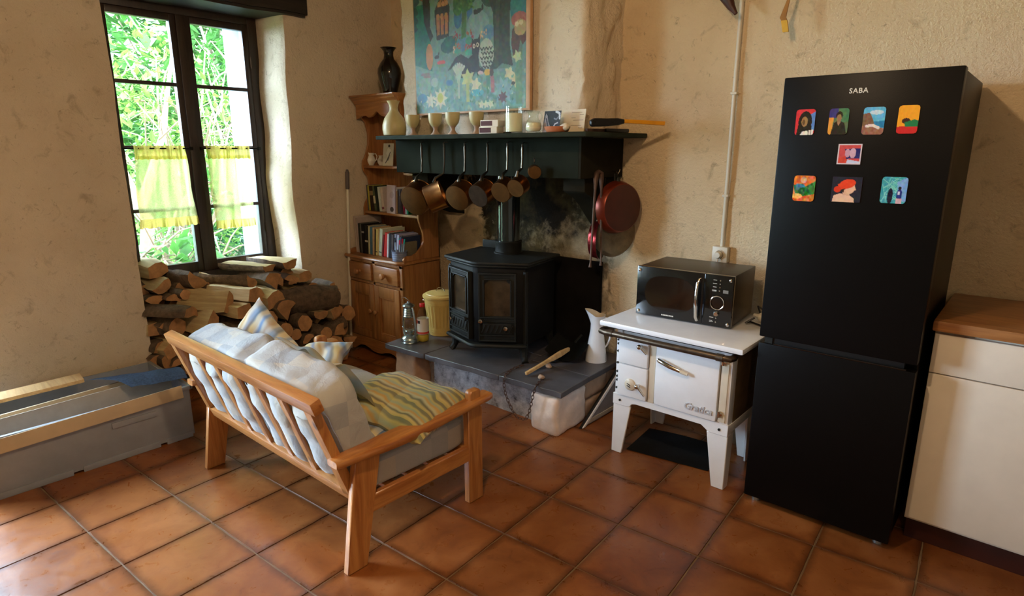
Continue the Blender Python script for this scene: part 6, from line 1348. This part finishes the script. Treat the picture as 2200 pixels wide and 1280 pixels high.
c.poly([(.6, .2), (1, .0), (1, .9), (.7, .9)], (120, 160, 210)); c.ell(.38, .72, .1, .3, (24, 30, 44)); c.ell(.72, .66, .11, .2, (40, 50, 120)); c.ell(.72, .42, .07, .06, (40, 30, 34)); c.ell(.7, .6, .05, .07, (206, 200, 220)); c.poly([(.62, .8), (.85, .8), (.85, 1), (.62, 1)], (206, 160, 170)); c.mottle(28, .16, 14)
mag(1893, 1949, 380, 437, c, 'turquoise magnet with two dark figures, right of the lower row')
# ------------------------------------------------------------------ kitchen unit right of the fridge
ku = thing('kitchen_cabinet', 'white base cabinet with dark red plinth just right of the fridge', 'cabinet', (.1, 2.8, 0))
bm = NB(); bx(bm, -.238, .56, 2.60, 3.12, .10, .86, .002); obj('carcass', bm, M['cab_white'], ku, world=True)
bm = NB(); bx(bm, -.234, .56, 2.64, 2.66, .0, .10, .001); obj('plinth', bm, M['plinth'], ku, world=True)
for x0, x1 in ((-.236, .160), (.164, .558)):
    bm = NB(); bx(bm, x0, x1, 2.58, 2.60, .115, .70, .003); d = obj('door', bm, M['cab_white'], ku, world=True)
    bm = NB(); xx = x1-.05 if x0 < 0 else x0+.05; tube(bm, [(xx, 2.58, .60), (xx, 2.555, .60), (xx, 2.555, .50), (xx, 2.58, .50)], .004, 8); obj('handle', bm, M['chrome'], d, world=True)
    bm = NB(); bx(bm, x0, x1, 2.58, 2.60, .704, .85, .003); d = obj('drawer', bm, M['cab_white'], ku, world=True)
bm = NB(); bx(bm, -.245, .60, 2.56, 3.13, .862, .90, .006); solo('worktop', bm, M['pine_x'], 'wooden worktop on the white cabinet right of the fridge', 'worktop', (.1, 2.8, .862))
# ------------------------------------------------------------------ conduit, socket, things hanging high on the back wall
cd = thing('cable_conduit', 'pale conduit pipe running down the back wall to the socket', 'conduit', (-1.27, 3.135, 1.0))
bm = NB(); a, b = ony(1551, 530, 3.125), ony(1594, 0, 3.125); tube(bm, [(a.x, 3.128, a.z-.01), (a.x, 3.128, a.z+.3), ((a.x+b.x)/2, 3.126, (a.z+b.z)/2), (b.x, 3.128, b.z), (b.x, 3.128, CZ-.01)], .0105, 10); obj('pipe', bm, M['plastic_white'], cd, world=True)
for z in (1.25, 1.75, 2.2):
    bm = NB(); bx(bm, a.x-.016, a.x+.016, 3.112, 3.14, z, z+.012, .003); obj('clip', bm, M['plastic_white'], cd, world=True)
p = ony(1548, 546, 3.12); so = thing('wall_socket', 'square cream wall socket with a plug in it above the microwave', 'socket', (p.x, 3.13, p.z))
bm = NB(); bx(bm, p.x-.041, p.x+.041, 3.105, 3.145, p.z-.041, p.z+.041, .006); obj('plate', bm, M['plastic_white'], so, world=True)
bm = NB(); lathe(bm, [(.026, -.001), (.025, .004), (.022, .004), (.02, 0), (.0, 0)], 28, Matrix.Translation((p.x, 3.105, p.z)) @ Matrix.Rotation(R(90), 4, 'X')); obj('ring', bm, M['cream'], so, world=True)
bm = NB(); lathe(bm, [(.019, 0), (.019, .02), (.014, .03), (0, .031)], 24, Matrix.Translation((p.x, 3.105, p.z)) @ Matrix.Rotation(R(90), 4, 'X')); tube(bm, [(p.x, 3.09, p.z-.01), (p.x, 3.082, p.z-.035), (p.x+.002, 3.09, p.z-.09)], .0045, 8); obj('plug', bm, M['plastic_white'], so, world=True)
# leather strap / tool tips at the top edge
p = ony(1565, 10, 3.03); th = thing('hanging_leather_tool', 'dark brown leather-like tip hanging at the top edge left of the conduit', 'tool', (p.x, p.y, p.z))
bm = NB(); tube(bm, [p+Vector((-.05, .02, .30)), p+Vector((-.03, 0, .12)), p+Vector((-.01, 0, .03)), p+Vector((.015, 0, -.012)), p+Vector((.032, 0, -.034)), p+Vector((.04, 0, -.045))], [.04, .042, .03, .018, .011, .009], 10); obj('tip', bm, mat('dark_leather', (66, 30, 18), .5, var=.3), th, world=True)
bm = NB(); tube(bm, [p+Vector((-.05, .02, .28)), p+Vector((-.05, .11, .30))], .005, 8); obj('peg', bm, M['iron'], th, world=True)
p0, p1, p2, p3 = ony(1694, 0, 3.03), ony(1682, 38, 3.03), ony(1685, 44, 3.03), ony(1688, 69, 3.03)
th = thing('yellow_strap', 'yellow-brown strap with a yellow end hanging at the top edge above the fridge', 'strap', p3)
def ribbon(pts, w_, th__):
    bm = NB(); pts = [Vector(q) for q in pts]
    for i in range(len(pts)-1):
        a, b = pts[i], pts[i+1]; wa, wb = w_[i], w_[i+1]; d = (b-a).normalized(); s_ = Vector((1, 0, 0)); t = bmesh.new()
        vv = [t.verts.new(q+s_*k*w2+Vector((0, m2, 0))) for q, w2 in ((a, wa), (b, wb)) for k in (-1, 1) for m2 in (-th__, th__)]
        for f in ((0, 1, 3, 2), (4, 6, 7, 5), (0, 2, 6, 4), (1, 5, 7, 3), (0, 4, 5, 1), (2, 3, 7, 6)): t.faces.new([vv[j] for j in f])
        join(bm, t)
    return bm
obj('band', ribbon([p0+Vector((.03, .04, .35)), p0+Vector((.006, 0, .06)), p0, p0.lerp(p1, .6), p1, p2], [.006, .006, .006, .010, .013, .012], .003), mat('strap_ochre', (150, 98, 24), .6, var=.2), th, world=True)
obj('band_end', ribbon([p2, p2.lerp(p3, .5), p3], [.013, .0125, .012], .005), mat('strap_yellow', (206, 158, 30), .5, var=.15), th, world=True)
bm = NB(); tube(bm, [p0+Vector((.03, .04, .34)), p0+Vector((.03, .13, .34))], .005, 8); obj('peg', bm, M['iron'], th, world=True)
# ------------------------------------------------------------------ grey crate of cardboard by the left wall
cr = thing('storage_crate', 'grey plastic crate on the floor by the left wall, filled with cardboard and boards', 'crate', (-3.55, .8, 0))
CX0, CX1, CY0, CY1, CZ1 = -3.82, -3.262, .28, 1.17, .285
bm = NB(); t = .008
bx(bm, CX0, CX1, CY0, CY1, .012, .022, .002); bx(bm, CX1-t, CX1, CY0, CY1, .012, CZ1, .002); bx(bm, CX0, CX0+t, CY0, CY1, .012, CZ1, .002); bx(bm, CX0, CX1, CY0, CY0+t, .012, CZ1, .002); bx(bm, CX0, CX1, CY1-t, CY1, .012, CZ1, .002)
bx(bm, CX1-.002, CX1+.012, CY0-.01, CY1+.01, CZ1-.02, CZ1, .003); bx(bm, CX0-.01, CX1+.012, CY1-.002, CY1+.012, CZ1-.02, CZ1, .003); obj('crate_body', bm, M['crate'], cr, world=True)
for y0, y1 in ((CY0+.02, .62), (.66, 1.0), (1.03, CY1-.01)):
    bm = NB(); bx(bm, CX1-.01, CX1+.006, y0, y1, 0, .03, .003); obj('foot_rib', bm, M['crate'], cr, world=True)
bm = NB(); bx(bm, CX1, CX1+.008, .80, 1.0, .17, .20, .004); obj('grip', bm, M['crate'], cr, world=True)
def board(nm, c_, s_, rot, m_, lab, cat):
    bm = NB(); box(bm, (0, 0, 0), s_, bev=.0015); o = obj(nm, bm, M[m_]); o.location = c_; o.rotation_euler = [R(a) for a in rot]; return tag(o, lab, cat)
board('cardboard_sheet', (-3.243, .70, .256), (.005, .86, .066), (1.5, -6, 0), 'card', 'long pale cardboard flap along the front edge of the grey crate', 'cardboard')
board('cardboard_sheet', (-3.44, .74, .262), (.006, .82, .09), (1, -4, 1), 'card_grey', 'second greyish cardboard strip standing inside the crate', 'cardboard')
board('cardboard_sheet', (-3.52, .68, .25), (.012, .80, .10), (2, 0, 0), 'card', 'brown cardboard strip deeper inside the crate', 'cardboard')
board('wooden_plank', (-3.66, .50, .33), (.10, .60, .018), (2, 4, -4), 'stickwood', 'thin pale wooden board lying on the crate against the wall', 'plank')
bm = NB()
cp_ = [Vector((-3.60, .80, .335)), Vector((-3.47, 1.20, .33)), Vector((-3.34, .93, .345)), Vector((-3.29, 1.18, .335))]
def cpt(u, v):
    p = (cp_[0]*(1-u)+cp_[1]*u)*(1-v)+(cp_[2]*(1-u)+cp_[3]*u)*v; return p+Vector((0, 0, .012*math.sin(v*3)+.006*noise.noise(Vector((u*4, v*4, 5)))-.035*max(0, v-.75)*4*.6))
grid(bm, cpt, 24, 18); bmesh.ops.solidify(bm, geom=bm.faces[:], thickness=.007); solo('carpet_piece', bm, M['blue_carpet'], 'offcut of speckled blue carpet lying across the crate of cardboard', 'carpet', (-3.45, 1.0, .33))
